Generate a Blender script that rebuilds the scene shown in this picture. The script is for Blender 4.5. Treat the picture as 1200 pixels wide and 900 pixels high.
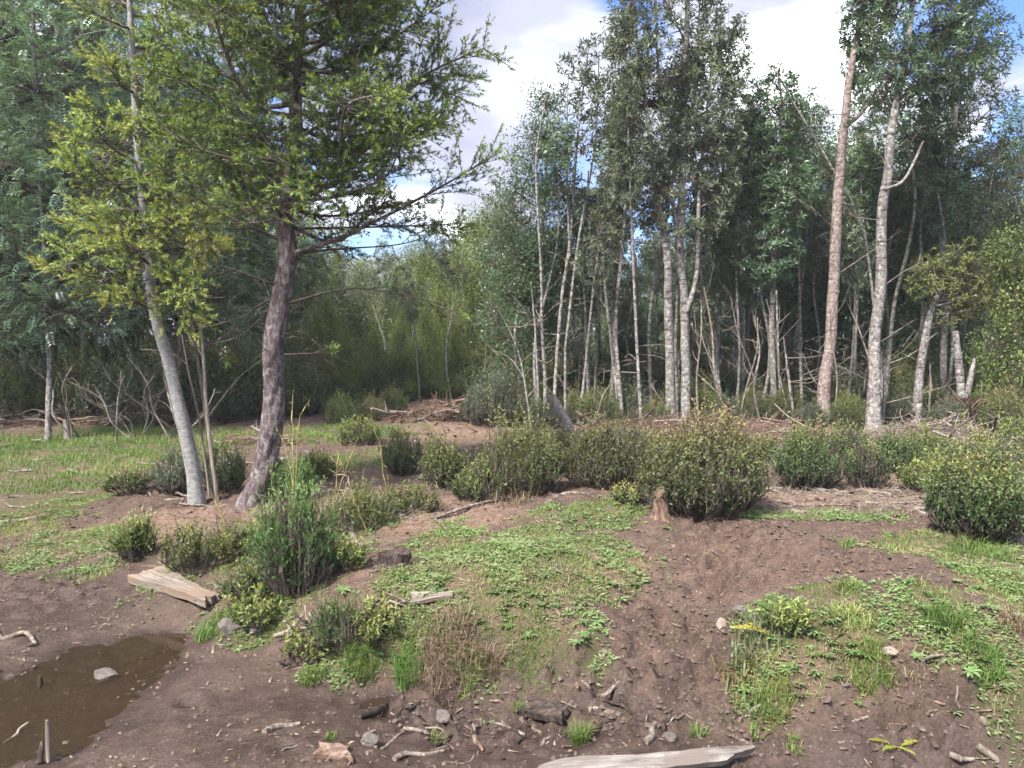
import bpy, math
import numpy as np
from mathutils import Vector, Euler

for o in list(bpy.data.objects):
    bpy.data.objects.remove(o)
scene = bpy.context.scene
col = scene.collection
R = math.radians

# ------------------------------------------------------------------ camera
CAM_H = 1.75
FPX = 906.0            # focal length in photo pixels (1200 wide)
PITCH = math.atan(60 / FPX)
cam_d = bpy.data.cameras.new('camera')
cam_d.sensor_width = 36
cam_d.lens = FPX / 1200 * 36
cam_d.clip_end = 3000
cam = bpy.data.objects.new('camera', cam_d)
cam.location = (0, 0, CAM_H)
cam.rotation_euler = (R(90) - PITCH, 0, 0)
col.objects.link(cam)
scene.camera = cam

# ------------------------------------------------------------------ sky and sun
SUN_EL, SUN_AZ = 50, -142      # azimuth clockwise from +Y (the view direction)
world = bpy.data.worlds.new('World')
scene.world = world
world.use_nodes = True
wt = world.node_tree
wt.nodes.clear()


def N(t, kind, **kw):
    n = t.nodes.new(kind)
    for k, v in kw.items():
        if k == 'inp':
            for a, b in v.items():
                n.inputs[a].default_value = b
        else:
            setattr(n, k, v)
    return n


def ramp(t, fac, stops, interp='LINEAR'):
    n = t.nodes.new('ShaderNodeValToRGB')
    n.color_ramp.interpolation = interp
    el = n.color_ramp.elements
    while len(el) < len(stops):
        el.new(0.5)
    for e, (p, c) in zip(el, stops):
        e.position = p
        e.color = c if len(c) == 4 else (*c, 1)
    t.links.new(fac, n.inputs[0])
    return n.outputs[0]


def math_n(t, op, a, b=None, clamp=False):
    n = N(t, 'ShaderNodeMath', operation=op, use_clamp=clamp)
    for i, v in enumerate((a, b)):
        if v is None:
            continue
        if isinstance(v, (int, float)):
            n.inputs[i].default_value = v
        else:
            t.links.new(v, n.inputs[i])
    return n.outputs[0]


def mixc(t, fac, a, b, blend='MIX'):
    n = N(t, 'ShaderNodeMix', data_type='RGBA', blend_type=blend)
    for i, v in ((0, fac), (6, a), (7, b)):
        if isinstance(v, (int, float)):
            n.inputs[i].default_value = v
        elif isinstance(v, tuple):
            n.inputs[i].default_value = v if len(v) == 4 else (*v, 1)
        else:
            t.links.new(v, n.inputs[i])
    return n.outputs[2]


CLOUD_OFF = (25.03, (23.24, 29.08, 11.46))
sky = N(wt, 'ShaderNodeTexSky', sky_type='NISHITA', sun_disc=False, sun_elevation=R(SUN_EL), sun_rotation=R(SUN_AZ),
        air_density=1.0, dust_density=0.3, ozone_density=1.6)
geo = N(wt, 'ShaderNodeTexCoord')
sep = N(wt, 'ShaderNodeSeparateXYZ')
wt.links.new(geo.outputs['Generated'], sep.inputs[0])
zz = math_n(wt, 'ADD', math_n(wt, 'MAXIMUM', sep.outputs[2], 0.0), 0.28)
comb = N(wt, 'ShaderNodeCombineXYZ')
wt.links.new(math_n(wt, 'DIVIDE', sep.outputs[0], zz), comb.inputs[0])
wt.links.new(math_n(wt, 'DIVIDE', sep.outputs[1], zz), comb.inputs[1])
comb.inputs[2].default_value = CLOUD_OFF[0]
n1 = N(wt, 'ShaderNodeTexNoise', inp={'Scale': 1.55, 'Detail': 7, 'Roughness': 0.55, 'Distortion': 0.35})
wt.links.new(comb.outputs[0], n1.inputs['Vector'])
n2 = N(wt, 'ShaderNodeTexNoise', inp={'Scale': 1.15, 'Detail': 6, 'Roughness': 0.55, 'Distortion': 0.5})
off = N(wt, 'ShaderNodeVectorMath', operation='ADD')
off.inputs[1].default_value = CLOUD_OFF[1]
wt.links.new(comb.outputs[0], off.inputs[0])
wt.links.new(off.outputs[0], n2.inputs['Vector'])
cover = ramp(wt, n1.outputs[0], [(0.40, (0, 0, 0)), (0.52, (1, 1, 1))], 'EASE')
cloudc = ramp(wt, n2.outputs[0], [(0.36, (0.12, 0.13, 0.172)), (0.47, (0.175, 0.184, 0.232)), (0.56, (0.27, 0.28, 0.315)), (0.69, (1.45, 1.45, 1.45))], 'EASE')
skyc = mixc(wt, 1.0, sky.outputs[0], (0.034, 0.044, 0.066), 'MULTIPLY')
final = mixc(wt, cover, skyc, cloudc)
bg = N(wt, 'ShaderNodeBackground')
bg.inputs[1].default_value = 1.0
wt.links.new(final, bg.inputs[0])
wo = N(wt, 'ShaderNodeOutputWorld')
wt.links.new(bg.outputs[0], wo.inputs[0])

sun_d = bpy.data.lights.new('sun', 'SUN')
sun_d.energy = 2.5
sun_d.angle = R(9)
sun_d.color = (1.0, 0.95, 0.87)
sun = bpy.data.objects.new('sun', sun_d)
saz = R(SUN_AZ)
sdir = Vector((math.sin(saz) * math.cos(R(SUN_EL)), math.cos(saz) * math.cos(R(SUN_EL)), math.sin(R(SUN_EL))))
sun.rotation_euler = sdir.to_track_quat('Z', 'Y').to_euler()
sun.location = sdir * 40
col.objects.link(sun)

scene.view_settings.view_transform = 'Standard'
scene.view_settings.look = 'None'
scene.view_settings.exposure = 2.15
scene.view_settings.gamma = 1.0
scene.view_settings.use_curve_mapping = False
scene.render.engine = 'CYCLES'
cy = scene.cycles
cy.max_bounces = 6
cy.diffuse_bounces = 3
cy.glossy_bounces = 2
cy.transmission_bounces = 4
cy.transparent_max_bounces = 8
cy.caustics_reflective = False
cy.caustics_refractive = False
cy.use_denoising = True
cy.use_adaptive_sampling = True
cy.adaptive_threshold = 0.03
cy.sample_clamp_indirect = 6

# ------------------------------------------------------------------ helpers
rng = np.random.default_rng(7)


def unit(a):
    return a / np.maximum(np.linalg.norm(a, axis=-1, keepdims=True), 1e-9)


def ray(px, py):
    u, v = (px - 600) / FPX, (450 - py) / FPX
    c, s = math.cos(PITCH), math.sin(PITCH)
    return np.array([u, c + v * s, -s + v * c])


def P(px, py, d):
    """point seen at photo pixel (px,py) standing d metres in front of the camera"""
    r = ray(px, py)
    return np.array([0, 0, CAM_H]) + r * (d / r[1])


def vnoise(x, y, seed=0):
    x = np.asarray(x, float); y = np.asarray(y, float)
    xi = np.floor(x).astype(np.int64); yi = np.floor(y).astype(np.int64)
    xf = x - xi; yf = y - yi
    u = xf * xf * (3 - 2 * xf); v = yf * yf * (3 - 2 * yf)

    def h(a, b):
        k = (a * 374761393 + b * 668265263 + seed * 974634777) & 0x7fffffff
        k = ((k ^ (k >> 13)) * 1274126177) & 0x7fffffff
        return ((k ^ (k >> 16)) & 0xffff) / 65535.0
    return (h(xi, yi) * (1 - u) + h(xi + 1, yi) * u) * (1 - v) + (h(xi, yi + 1) * (1 - u) + h(xi + 1, yi + 1) * u) * v


def fbm(x, y, seed=0, octs=4):
    s = 0; a = 0.5; f = 1.0; t = 0
    for i in range(octs):
        s = s + a * vnoise(x * f, y * f, seed + i * 17); t += a
        a *= 0.5; f *= 2.03
    return s / t


class MB:
    """collects geometry for ONE mesh object"""
    def __init__(self):
        self.V = []; self.F = []; self.M = []; self.A = []; self.n = 0

    def add(self, V, F, v=0.5, m=0):
        V = np.asarray(V, float).reshape(-1, 3); F = np.asarray(F, np.int64)
        self.V.append(V); self.F.append(F + self.n)
        self.M.append(np.full(len(F), m, np.int32))
        self.A.append(np.broadcast_to(np.asarray(v, float), (len(V),)).copy())
        self.n += len(V)

    def mesh(self, name, mats, origin=(0, 0, 0), smooth=False):
        me = bpy.data.meshes.new(name)
        V = np.concatenate(self.V) - np.asarray(origin)
        me.vertices.add(len(V))
        me.vertices.foreach_set('co', V.astype(np.float32).ravel())
        tot = np.concatenate([np.full(len(f), f.shape[1], np.int32) for f in self.F])
        lv = np.concatenate([f.ravel() for f in self.F]).astype(np.int32)
        me.loops.add(len(lv)); me.loops.foreach_set('vertex_index', lv)
        me.polygons.add(len(tot))
        st = np.concatenate([[0], np.cumsum(tot)[:-1]]).astype(np.int32)
        me.polygons.foreach_set('loop_start', st)
        me.polygons.foreach_set('material_index', np.concatenate(self.M))
        me.polygons.foreach_set('use_smooth', np.full(len(tot), smooth))
        at = me.attributes.new('v', 'FLOAT', 'POINT')
        at.data.foreach_set('value', np.concatenate(self.A).astype(np.float32))
        me.update(calc_edges=True)
        for m in (mats if isinstance(mats, (list, tuple)) else [mats]):
            me.materials.append(m)
        return me

    def build(self, name, mats, parent=None, origin=(0, 0, 0), smooth=False):
        o = bpy.data.objects.new(name, self.mesh(name, mats, origin, smooth))
        col.objects.link(o)
        if parent is not None:
            o.parent = parent
        else:
            o.location = origin
        return o


def tag(o, label=None, cat=None, group=None, kind=None):
    for k, v in (('label', label), ('category', cat), ('group', group), ('kind', kind)):
        if v:
            o[k] = v
    return o


def empty(name, loc, label=None, cat=None, group=None):
    o = bpy.data.objects.new(name, None)
    o.location = tuple(loc); o.empty_display_size = 0.2
    col.objects.link(o)
    return tag(o, label, cat, group)


def copy_tree(o, loc, rz=0, sc=(1, 1, 1), label=None, group=None, parent=None):
    c = o.copy(); col.objects.link(c); c.parent = parent
    if parent is None:
        c.location = tuple(loc); c.rotation_euler = (0, 0, rz); c.scale = sc
        tag(c, label, None, group)
    for ch in o.children:
        copy_tree(ch, None, parent=c)
    return c


def resample(pts, n):
    pts = np.asarray(pts, float)
    if len(pts) > 2:      # Catmull-Rom
        p = np.vstack([2 * pts[0] - pts[1], pts, 2 * pts[-1] - pts[-2]])
        out = []
        for t in np.linspace(0, len(pts) - 1 - 1e-6, n):
            i = int(t); f = t - i
            a, b, c, d = p[i], p[i + 1], p[i + 2], p[i + 3]
            out.append(0.5 * (2 * b + (c - a) * f + (2 * a - 5 * b + 4 * c - d) * f * f + (3 * b - a - 3 * c + d) * f ** 3))
        return np.array(out)
    return pts[0] + np.linspace(0, 1, n)[:, None] * (pts[-1] - pts[0])


def tube(mb, pts, rad, seg=6, v=0.5, m=0, rough=0.0, cap=True, seed=0):
    pts = np.asarray(pts, float); k = len(pts)
    rad = np.interp(np.linspace(0, 1, k), np.linspace(0, 1, len(rad)), rad) if np.ndim(rad) else np.full(k, rad)
    T = unit(np.gradient(pts, axis=0))
    ref = np.array([0.31, 0.95, 0.05]) if abs(T[0][2]) > 0.8 else np.array([0.1, 0.05, 1.0])
    A = unit(np.cross(T, ref)); B = np.cross(T, A)
    th = np.linspace(0, 2 * np.pi, seg, endpoint=False)
    r = rad[:, None] * np.ones(seg)
    if rough:
        zi = (np.concatenate([[0], np.cumsum(np.linalg.norm(np.diff(pts, axis=0), axis=1))]) * 3.2)[:, None]
        r = r * (1 + rough * (fbm(np.cos(th)[None] * 2.2 + zi * 0.9 + seed * 3.1, np.sin(th)[None] * 2.2 + zi * 1.3, seed, 4) - 0.5) * 2)
    V = pts[:, None] + r[..., None] * (np.cos(th)[None, :, None] * A[:, None] + np.sin(th)[None, :, None] * B[:, None])
    idx = np.arange(k * seg).reshape(k, seg)
    a = idx[:-1]; b = idx[1:]
    F = np.stack([a, np.roll(a, -1, 1), np.roll(b, -1, 1), b], -1).reshape(-1, 4)
    vv = np.repeat(np.asarray(v), seg) if np.ndim(v) else v
    mb.add(V, F, vv, m)
    if cap:
        for e in (0, k - 1):
            c = mb.n
            mb.add(np.vstack([V[e], pts[e]]), [[i, (i + 1) % seg, seg] for i in range(seg)], 0.5, m)


def twigs(mb, A, B, r0, r1, m=0, v=0.5):
    """many straight three-sided twigs at once"""
    A = np.asarray(A); B = np.asarray(B); n = len(A)
    if not n:
        return
    T = unit(B - A)
    ref = np.where(np.abs(T[:, 2:3]) > 0.8, np.array([[1., 0, 0]]), np.array([[0, 0, 1.]]))
    S = unit(np.cross(T, ref)); U = np.cross(T, S)
    r0 = np.broadcast_to(r0, (n,))[:, None]; r1 = np.broadcast_to(r1, (n,))[:, None]
    Vs = []
    for base, r in ((A, r0), (B, r1)):
        for k in range(3):
            a = 2 * np.pi * k / 3
            Vs.append(base + r * (math.cos(a) * S + math.sin(a) * U))
    V = np.stack(Vs, 1)
    o = (np.arange(n) * 6)[:, None]
    F = np.concatenate([o + np.array([[k, (k + 1) % 3, 3 + (k + 1) % 3, 3 + k]]) for k in range(3)])
    mb.add(V.reshape(-1, 3), F, np.repeat(np.broadcast_to(v, (n,)), 6), m)


def leaves(mb, c, d, nrm, L, W, v, m=0, bend=0.0):
    """diamond leaf blades, one quad each"""
    n = len(c)
    L = np.broadcast_to(L, (n,))[:, None]; W = np.broadcast_to(W, (n,))[:, None]
    s = unit(np.cross(d, nrm)); nn = np.cross(s, d)
    p1 = c + d * L * 0.45 + s * W * 0.5 + nn * W * 0.12
    p3 = c + d * L * 0.45 - s * W * 0.5 + nn * W * 0.12
    p2 = c + d * L - nn * L * bend
    V = np.stack([c, p1, p2, p3], 1).reshape(-1, 3)
    F = np.arange(n * 4).reshape(n, 4)
    mb.add(V, F, np.repeat(np.broadcast_to(v, (n,)), 4), m)


def needles(mb, c, d, L, W, v, m=0):
    n = len(c)
    s = unit(np.cross(d, unit(rng.normal(size=(n, 3)))))
    L = np.broadcast_to(L, (n,))[:, None]
    V = np.stack([c - s * W * 0.5, c + s * W * 0.5, c + d * L], 1).reshape(-1, 3)
    mb.add(V, np.arange(n * 3).reshape(n, 3), np.repeat(np.broadcast_to(v, (n,)), 3), m)


def blades(mb, c, h, w, lean, v, m=0):
    """grass blades: two quads each, curving over"""
    n = len(c)
    a = rng.uniform(0, 2 * np.pi, n)
    hd = np.stack([np.cos(a), np.sin(a), np.zeros(n)], 1)
    s = np.stack([-np.sin(a), np.cos(a), np.zeros(n)], 1)
    h = np.broadcast_to(h, (n,))[:, None]; w = np.broadcast_to(w, (n,))[:, None]; lean = np.broadcast_to(lean, (n,))[:, None]
    up = np.array([[0, 0, 1.0]])
    m1 = c + up * h * 0.55 + hd * h * lean * 0.3
    t = c + up * h * (1 - 0.35 * lean) + hd * h * lean
    V = np.stack([c - s * w * .5, c + s * w * .5, m1 + s * w * .4, m1 - s * w * .4, t], 1).reshape(-1, 3)
    o = (np.arange(n) * 5)[:, None]
    vv = np.repeat(np.broadcast_to(v, (n,)), 5)
    k = mb.n
    mb.add(V, o + np.array([[0, 1, 2, 3]]), vv, m)
    mb.F.append(o + np.array([[3, 2, 4]]) + k); mb.M.append(np.full(n, m, np.int32))


# ------------------------------------------------------------------ materials
def new_mat(name):
    m = bpy.data.materials.new(name)
    m.use_nodes = True
    t = m.node_tree
    t.nodes.clear()
    return m, t, N(t, 'ShaderNodeOutputMaterial')


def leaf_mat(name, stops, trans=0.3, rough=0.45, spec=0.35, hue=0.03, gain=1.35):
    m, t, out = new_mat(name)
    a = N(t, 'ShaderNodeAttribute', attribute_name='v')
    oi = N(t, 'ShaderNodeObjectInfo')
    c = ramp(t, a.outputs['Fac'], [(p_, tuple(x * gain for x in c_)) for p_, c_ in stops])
    hs = N(t, 'ShaderNodeHueSaturation')
    t.links.new(c, hs.inputs['Color'])
    t.links.new(math_n(t, 'ADD', math_n(t, 'MULTIPLY', math_n(t, 'SUBTRACT', oi.outputs['Random'], 0.5), hue), 0.5), hs.inputs['Hue'])
    t.links.new(math_n(t, 'ADD', math_n(t, 'MULTIPLY', oi.outputs['Random'], 0.3), 0.85), hs.inputs['Value'])
    b = N(t, 'ShaderNodeBsdfPrincipled', inp={'Roughness': rough, 'Specular IOR Level': spec})
    t.links.new(hs.outputs[0], b.inputs['Base Color'])
    tr = N(t, 'ShaderNodeBsdfTranslucent')
    t.links.new(mixc(t, 1.0, hs.outputs[0], (1.25, 1.25, 0.55), 'MULTIPLY'), tr.inputs[0])
    mx = N(t, 'ShaderNodeMixShader', inp={0: trans})
    t.links.new(b.outputs[0], mx.inputs[1]); t.links.new(tr.outputs[0], mx.inputs[2])
    t.links.new(mx.outputs[0], out.inputs[0])
    return m


def bark_mat(name, c0, c1, c2, scale=(30, 30, 6), bump=0.6, dist=0.02, patch=0.0, patchc=(0.5, 0.52, 0.48), pscale=9, rings=0.0):
    m, t, out = new_mat(name)
    tc = N(t, 'ShaderNodeTexCoord')
    mp = N(t, 'ShaderNodeMapping'); mp.inputs['Scale'].default_value = scale
    t.links.new(tc.outputs['Object'], mp.inputs[0])
    n = N(t, 'ShaderNodeTexNoise', inp={'Scale': 1.0, 'Detail': 6, 'Roughness': 0.65, 'Distortion': 0.4})
    t.links.new(mp.outputs[0], n.inputs['Vector'])
    c = ramp(t, n.outputs[0], [(0.3, c0), (0.5, c1), (0.68, c2)])
    if patch:
        p = N(t, 'ShaderNodeTexNoise', inp={'Scale': pscale, 'Detail': 5, 'Roughness': 0.7})
        t.links.new(tc.outputs['Object'], p.inputs['Vector'])
        f = ramp(t, p.outputs[0], [(0.52, (0, 0, 0)), (0.6, (patch,) * 3)])
        c = mixc(t, f, c, patchc)
    h = n.outputs[0]
    if rings:
        mp2 = N(t, 'ShaderNodeMapping'); mp2.inputs['Scale'].default_value = (4, 4, 22)
        t.links.new(tc.outputs['Object'], mp2.inputs[0])
        n2 = N(t, 'ShaderNodeTexNoise', inp={'Scale': 1.0, 'Detail': 3})
        t.links.new(mp2.outputs[0], n2.inputs['Vector'])
        f = ramp(t, n2.outputs[0], [(0.57, (0, 0, 0)), (0.66, (rings,) * 3)])
        c = mixc(t, f, c, c0)
    b = N(t, 'ShaderNodeBsdfPrincipled', inp={'Roughness': 0.9, 'Specular IOR Level': 0.2})
    t.links.new(c, b.inputs['Base Color'])
    bp = N(t, 'ShaderNodeBump', inp={'Strength': bump, 'Distance': dist})
    t.links.new(h, bp.inputs['Height']); t.links.new(bp.outputs[0], b.inputs['Normal'])
    t.links.new(b.outputs[0], out.inputs[0])
    return m


M = {}
M['bark_pine'] = bark_mat('bark_pine', (0.035, 0.025, 0.026), (0.12, 0.092, 0.095), (0.26, 0.215, 0.215), (38, 38, 9), 1.0, 0.03, 0.55, (0.36, 0.34, 0.32), 16)
M['bark_fir'] = bark_mat('bark_fir', (0.13, 0.125, 0.12), (0.23, 0.225, 0.215), (0.33, 0.325, 0.31), (30, 30, 45), 0.35, 0.008, 0.35, (0.42, 0.42, 0.4), 22)
M['bark_pale'] = bark_mat('bark_pale', (0.055, 0.046, 0.041), (0.20, 0.18, 0.164), (0.36, 0.337, 0.318), (26, 26, 20), 0.9, 0.02, 0.75, (0.46, 0.45, 0.43), 17, 0.85)
M['bark_red'] = bark_mat('bark_red', (0.08, 0.05, 0.042), (0.22, 0.165, 0.148), (0.38, 0.325, 0.30), (24, 24, 22), 0.9, 0.02, 0.6, (0.44, 0.41, 0.385), 17, 0.7)
M['bark_dark'] = bark_mat('bark_dark', (0.05, 0.04, 0.035), (0.12, 0.10, 0.088), (0.24, 0.21, 0.19), (26, 26, 10), 0.6, 0.015, 0.4, (0.34, 0.33, 0.30), 10)
M['twig'] = bark_mat('twig', (0.04, 0.03, 0.025), (0.09, 0.07, 0.06), (0.16, 0.13, 0.115), (20, 20, 20), 0.3, 0.004)
M['dead_twig'] = bark_mat('dead_twig', (0.085, 0.068, 0.053), (0.19, 0.162, 0.135), (0.34, 0.305, 0.27), (15, 15, 15), 0.3, 0.004)
M['deadwood'] = bark_mat('deadwood', (0.09, 0.068, 0.054), (0.225, 0.185, 0.152), (0.39, 0.345, 0.305), (60, 60, 5), 0.8, 0.008)
M['red_wood'] = bark_mat('red_wood', (0.06, 0.036, 0.027), (0.17, 0.11, 0.083), (0.32, 0.235, 0.185), (30, 30, 8), 0.6, 0.006)
M['mud_wood'] = bark_mat('mud_wood', (0.06, 0.045, 0.036), (0.19, 0.155, 0.128), (0.40, 0.35, 0.30), (40, 40, 12), 0.8, 0.008, 0.6, (0.10, 0.075, 0.06), 10)
M['dark_wood'] = bark_mat('dark_wood', (0.018, 0.014, 0.012), (0.05, 0.038, 0.032), (0.12, 0.09, 0.075), (30, 30, 8), 0.7, 0.008)
M['straw'] = leaf_mat('straw', [(0, (0.10, 0.07, 0.045)), (0.5, (0.22, 0.165, 0.105)), (1, (0.38, 0.31, 0.21))], 0.2, gain=1.0)
M['cane'] = leaf_mat('cane', [(0, (0.28, 0.22, 0.085)), (1, (0.48, 0.41, 0.17))], 0.1, gain=1.0)
M['pine_needle'] = leaf_mat('pine_needle', [(0, (0.016, 0.035, 0.014)), (0.4, (0.044, 0.075, 0.026)), (0.75, (0.10, 0.155, 0.042)), (1, (0.22, 0.275, 0.07))], 0.22)
M['fir_needle'] = leaf_mat('fir_needle', [(0, (0.02, 0.045, 0.014)), (0.4, (0.07, 0.11, 0.025)), (0.75, (0.155, 0.205, 0.055)), (1, (0.31, 0.345, 0.10))], 0.25)
M['leaf_blue'] = leaf_mat('leaf_blue', [(0, (0.025, 0.045, 0.032)), (0.5, (0.066, 0.104, 0.074)), (1, (0.145, 0.20, 0.14))], 0.3, 0.35, 0.5, gain=2.0)
M['leaf_dark'] = leaf_mat('leaf_dark', [(0, (0.022, 0.042, 0.024)), (0.5, (0.05, 0.085, 0.045)), (1, (0.11, 0.15, 0.075))], 0.28, 0.35, 0.5, gain=1.7)
M['leaf_grey'] = leaf_mat('leaf_grey', [(0, (0.035, 0.048, 0.033)), (0.5, (0.075, 0.095, 0.06)), (1, (0.14, 0.16, 0.095))], 0.28, 0.4, 0.4, gain=1.7)
M['leaf_olive'] = leaf_mat('leaf_olive', [(0, (0.03, 0.045, 0.016)), (0.5, (0.085, 0.11, 0.035)), (1, (0.17, 0.195, 0.06))], 0.3, gain=1.75)
M['leaf_yellow'] = leaf_mat('leaf_yellow', [(0, (0.045, 0.07, 0.018)), (0.5, (0.105, 0.132, 0.04)), (1, (0.205, 0.235, 0.075))], 0.32, gain=1.5)
M['leaf_brown'] = leaf_mat('leaf_brown', [(0, (0.026, 0.04, 0.016)), (0.5, (0.072, 0.092, 0.033)), (0.82, (0.13, 0.135, 0.05)), (1, (0.18, 0.14, 0.062))], 0.25, gain=1.75)
M['leaf_box'] = leaf_mat('leaf_box', [(0, (0.016, 0.034, 0.013)), (0.5, (0.05, 0.08, 0.025)), (0.8, (0.10, 0.12, 0.035)), (1, (0.17, 0.145, 0.05))], 0.22, gain=1.75)
M['leaf_fresh'] = leaf_mat('leaf_fresh', [(0, (0.035, 0.075, 0.022)), (0.5, (0.085, 0.16, 0.045)), (1, (0.18, 0.27, 0.08))], 0.28, gain=1.15)
M['weed'] = leaf_mat('weed', [(0, (0.07, 0.12, 0.042)), (0.5, (0.145, 0.225, 0.078)), (1, (0.26, 0.34, 0.15))], 0.25, 0.5, 0.3, gain=1.0)
M['grass'] = leaf_mat('grass', [(0, (0.055, 0.10, 0.026)), (0.45, (0.12, 0.205, 0.048)), (0.78, (0.205, 0.275, 0.08)), (1, (0.38, 0.35, 0.16))], 0.3, 0.5, 0.25, gain=1.0)
M['fern'] = leaf_mat('fern', [(0, (0.12, 0.15, 0.03)), (0.5, (0.34, 0.33, 0.05)), (1, (0.55, 0.46, 0.08))], 0.3)


def ground_mat():
    m, t, out = new_mat('soil')
    tc = N(t, 'ShaderNodeTexCoord')

    def noise(s, d=6, r=0.6, dist=0.0):
        n = N(t, 'ShaderNodeTexNoise', inp={'Scale': s, 'Detail': d, 'Roughness': r, 'Distortion': dist})
        t.links.new(tc.outputs['Object'], n.inputs['Vector'])
        return n.outputs[0]

    def attr(nm):
        return N(t, 'ShaderNodeAttribute', attribute_name=nm).outputs['Fac']
    big = noise(1.6, 5); mid = noise(9, 7, 0.65); fine = noise(60, 5, 0.7); grit = noise(170, 3, 0.6)
    soil = ramp(t, mid, [(0.32, (0.028, 0.017, 0.0125)), (0.5, (0.088, 0.056, 0.041)), (0.68, (0.225, 0.15, 0.112))])
    soil = mixc(t, 0.55, soil, ramp(t, fine, [(0.32, (0.036, 0.023, 0.019)), (0.5, (0.108, 0.07, 0.053)), (0.72, (0.29, 0.2, 0.152))]))
    soil = mixc(t, ramp(t, big, [(0.42, (0, 0, 0)), (0.62, (0.5, 0.5, 0.5))]), soil, mixc(t, fine, (0.085, 0.056, 0.044), (0.21, 0.142, 0.113)))
    lit = mixc(t, fine, (0.07, 0.036, 0.024), (0.30, 0.19, 0.135))
    lit = mixc(t, ramp(t, mid, [(0.4, (0, 0, 0)), (0.62, (0.7, 0.7, 0.7))]), lit, mixc(t, grit, (0.13, 0.085, 0.06), (0.36, 0.28, 0.21)))
    c = mixc(t, attr('litter'), soil, lit)
    gr = mixc(t, fine, (0.05, 0.052, 0.02), (0.15, 0.145, 0.06))
    gr = mixc(t, ramp(t, mid, [(0.42, (0, 0, 0)), (0.62, (1, 1, 1))]), gr, mixc(t, fine, (0.11, 0.075, 0.05), (0.28, 0.21, 0.12)))
    gfac = math_n(t, 'MULTIPLY', attr('grass'), ramp(t, mid, [(0.4, (0.95,) * 3), (0.58, (0.35,) * 3)]))
    c = mixc(t, gfac, c, gr)
    # pale grit and shell-like chips
    vo = N(t, 'ShaderNodeTexVoronoi', inp={'Scale': 55, 'Randomness': 1.0})
    t.links.new(tc.outputs['Object'], vo.inputs['Vector'])
    sp = N(t, 'ShaderNodeSeparateColor'); t.links.new(vo.outputs['Color'], sp.inputs[0])
    chip = math_n(t, 'MULTIPLY', math_n(t, 'GREATER_THAN', sp.outputs[0], 0.90), math_n(t, 'LESS_THAN', vo.outputs['Distance'], 0.26))
    chip = math_n(t, 'MULTIPLY', chip, math_n(t, 'SUBTRACT', 1.0, attr('grass')))
    c = mixc(t, chip, c, mixc(t, sp.outputs[1], (0.16, 0.11, 0.08), (0.42, 0.36, 0.30)))
    wet = attr('wet')
    wetn = math_n(t, 'MULTIPLY', wet, ramp(t, big, [(0.35, (0.75,) * 3), (0.6, (1, 1, 1))]))
    c = mixc(t, wetn, c, mixc(t, 1.0, c, (0.38, 0.37, 0.385), 'MULTIPLY'))
    b = N(t, 'ShaderNodeBsdfPrincipled')
    t.links.new(c, b.inputs['Base Color'])
    t.links.new(math_n(t, 'SUBTRACT', 0.95, math_n(t, 'MULTIPLY', wetn, 0.5)), b.inputs['Roughness'])
    b.inputs['Specular IOR Level'].default_value = 0.35
    hh = math_n(t, 'ADD', math_n(t, 'MULTIPLY', mid, 0.7), math_n(t, 'ADD', math_n(t, 'MULTIPLY', fine, 0.35), math_n(t, 'MULTIPLY', grit, 0.12)))
    hh = math_n(t, 'ADD', hh, math_n(t, 'MULTIPLY', chip, 0.12))
    bp = N(t, 'ShaderNodeBump', inp={'Distance': 0.05})
    t.links.new(math_n(t, 'SUBTRACT', 0.9, math_n(t, 'MULTIPLY', wetn, 0.45)), bp.inputs['Strength'])
    t.links.new(hh, bp.inputs['Height']); t.links.new(bp.outputs[0], b.inputs['Normal'])
    t.links.new(b.outputs[0], out.inputs[0])
    return m


def water_mat():
    m, t, out = new_mat('muddy_water')
    tc = N(t, 'ShaderNodeTexCoord')
    n = N(t, 'ShaderNodeTexNoise', inp={'Scale': 5, 'Detail': 3})
    t.links.new(tc.outputs['Object'], n.inputs['Vector'])
    bp = N(t, 'ShaderNodeBump', inp={'Strength': 0.04, 'Distance': 0.02})
    t.links.new(n.outputs[0], bp.inputs['Height'])
    tr = N(t, 'ShaderNodeBsdfTransparent'); tr.inputs[0].default_value = (0.62, 0.55, 0.45, 1)
    df = N(t, 'ShaderNodeBsdfDiffuse'); df.inputs[0].default_value = (0.12, 0.088, 0.06, 1)
    m1 = N(t, 'ShaderNodeMixShader', inp={0: 0.17})
    t.links.new(tr.outputs[0], m1.inputs[1]); t.links.new(df.outputs[0], m1.inputs[2])
    gl = N(t, 'ShaderNodeBsdfGlossy', inp={'Roughness': 0.03}); t.links.new(bp.outputs[0], gl.inputs['Normal'])
    fr = N(t, 'ShaderNodeFresnel', inp={'IOR': 1.33}); t.links.new(bp.outputs[0], fr.inputs['Normal'])
    m2 = N(t, 'ShaderNodeMixShader')
    t.links.new(fr.outputs[0], m2.inputs[0]); t.links.new(m1.outputs[0], m2.inputs[1]); t.links.new(gl.outputs[0], m2.inputs[2])
    t.links.new(m2.outputs[0], out.inputs[0])
    return m


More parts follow.
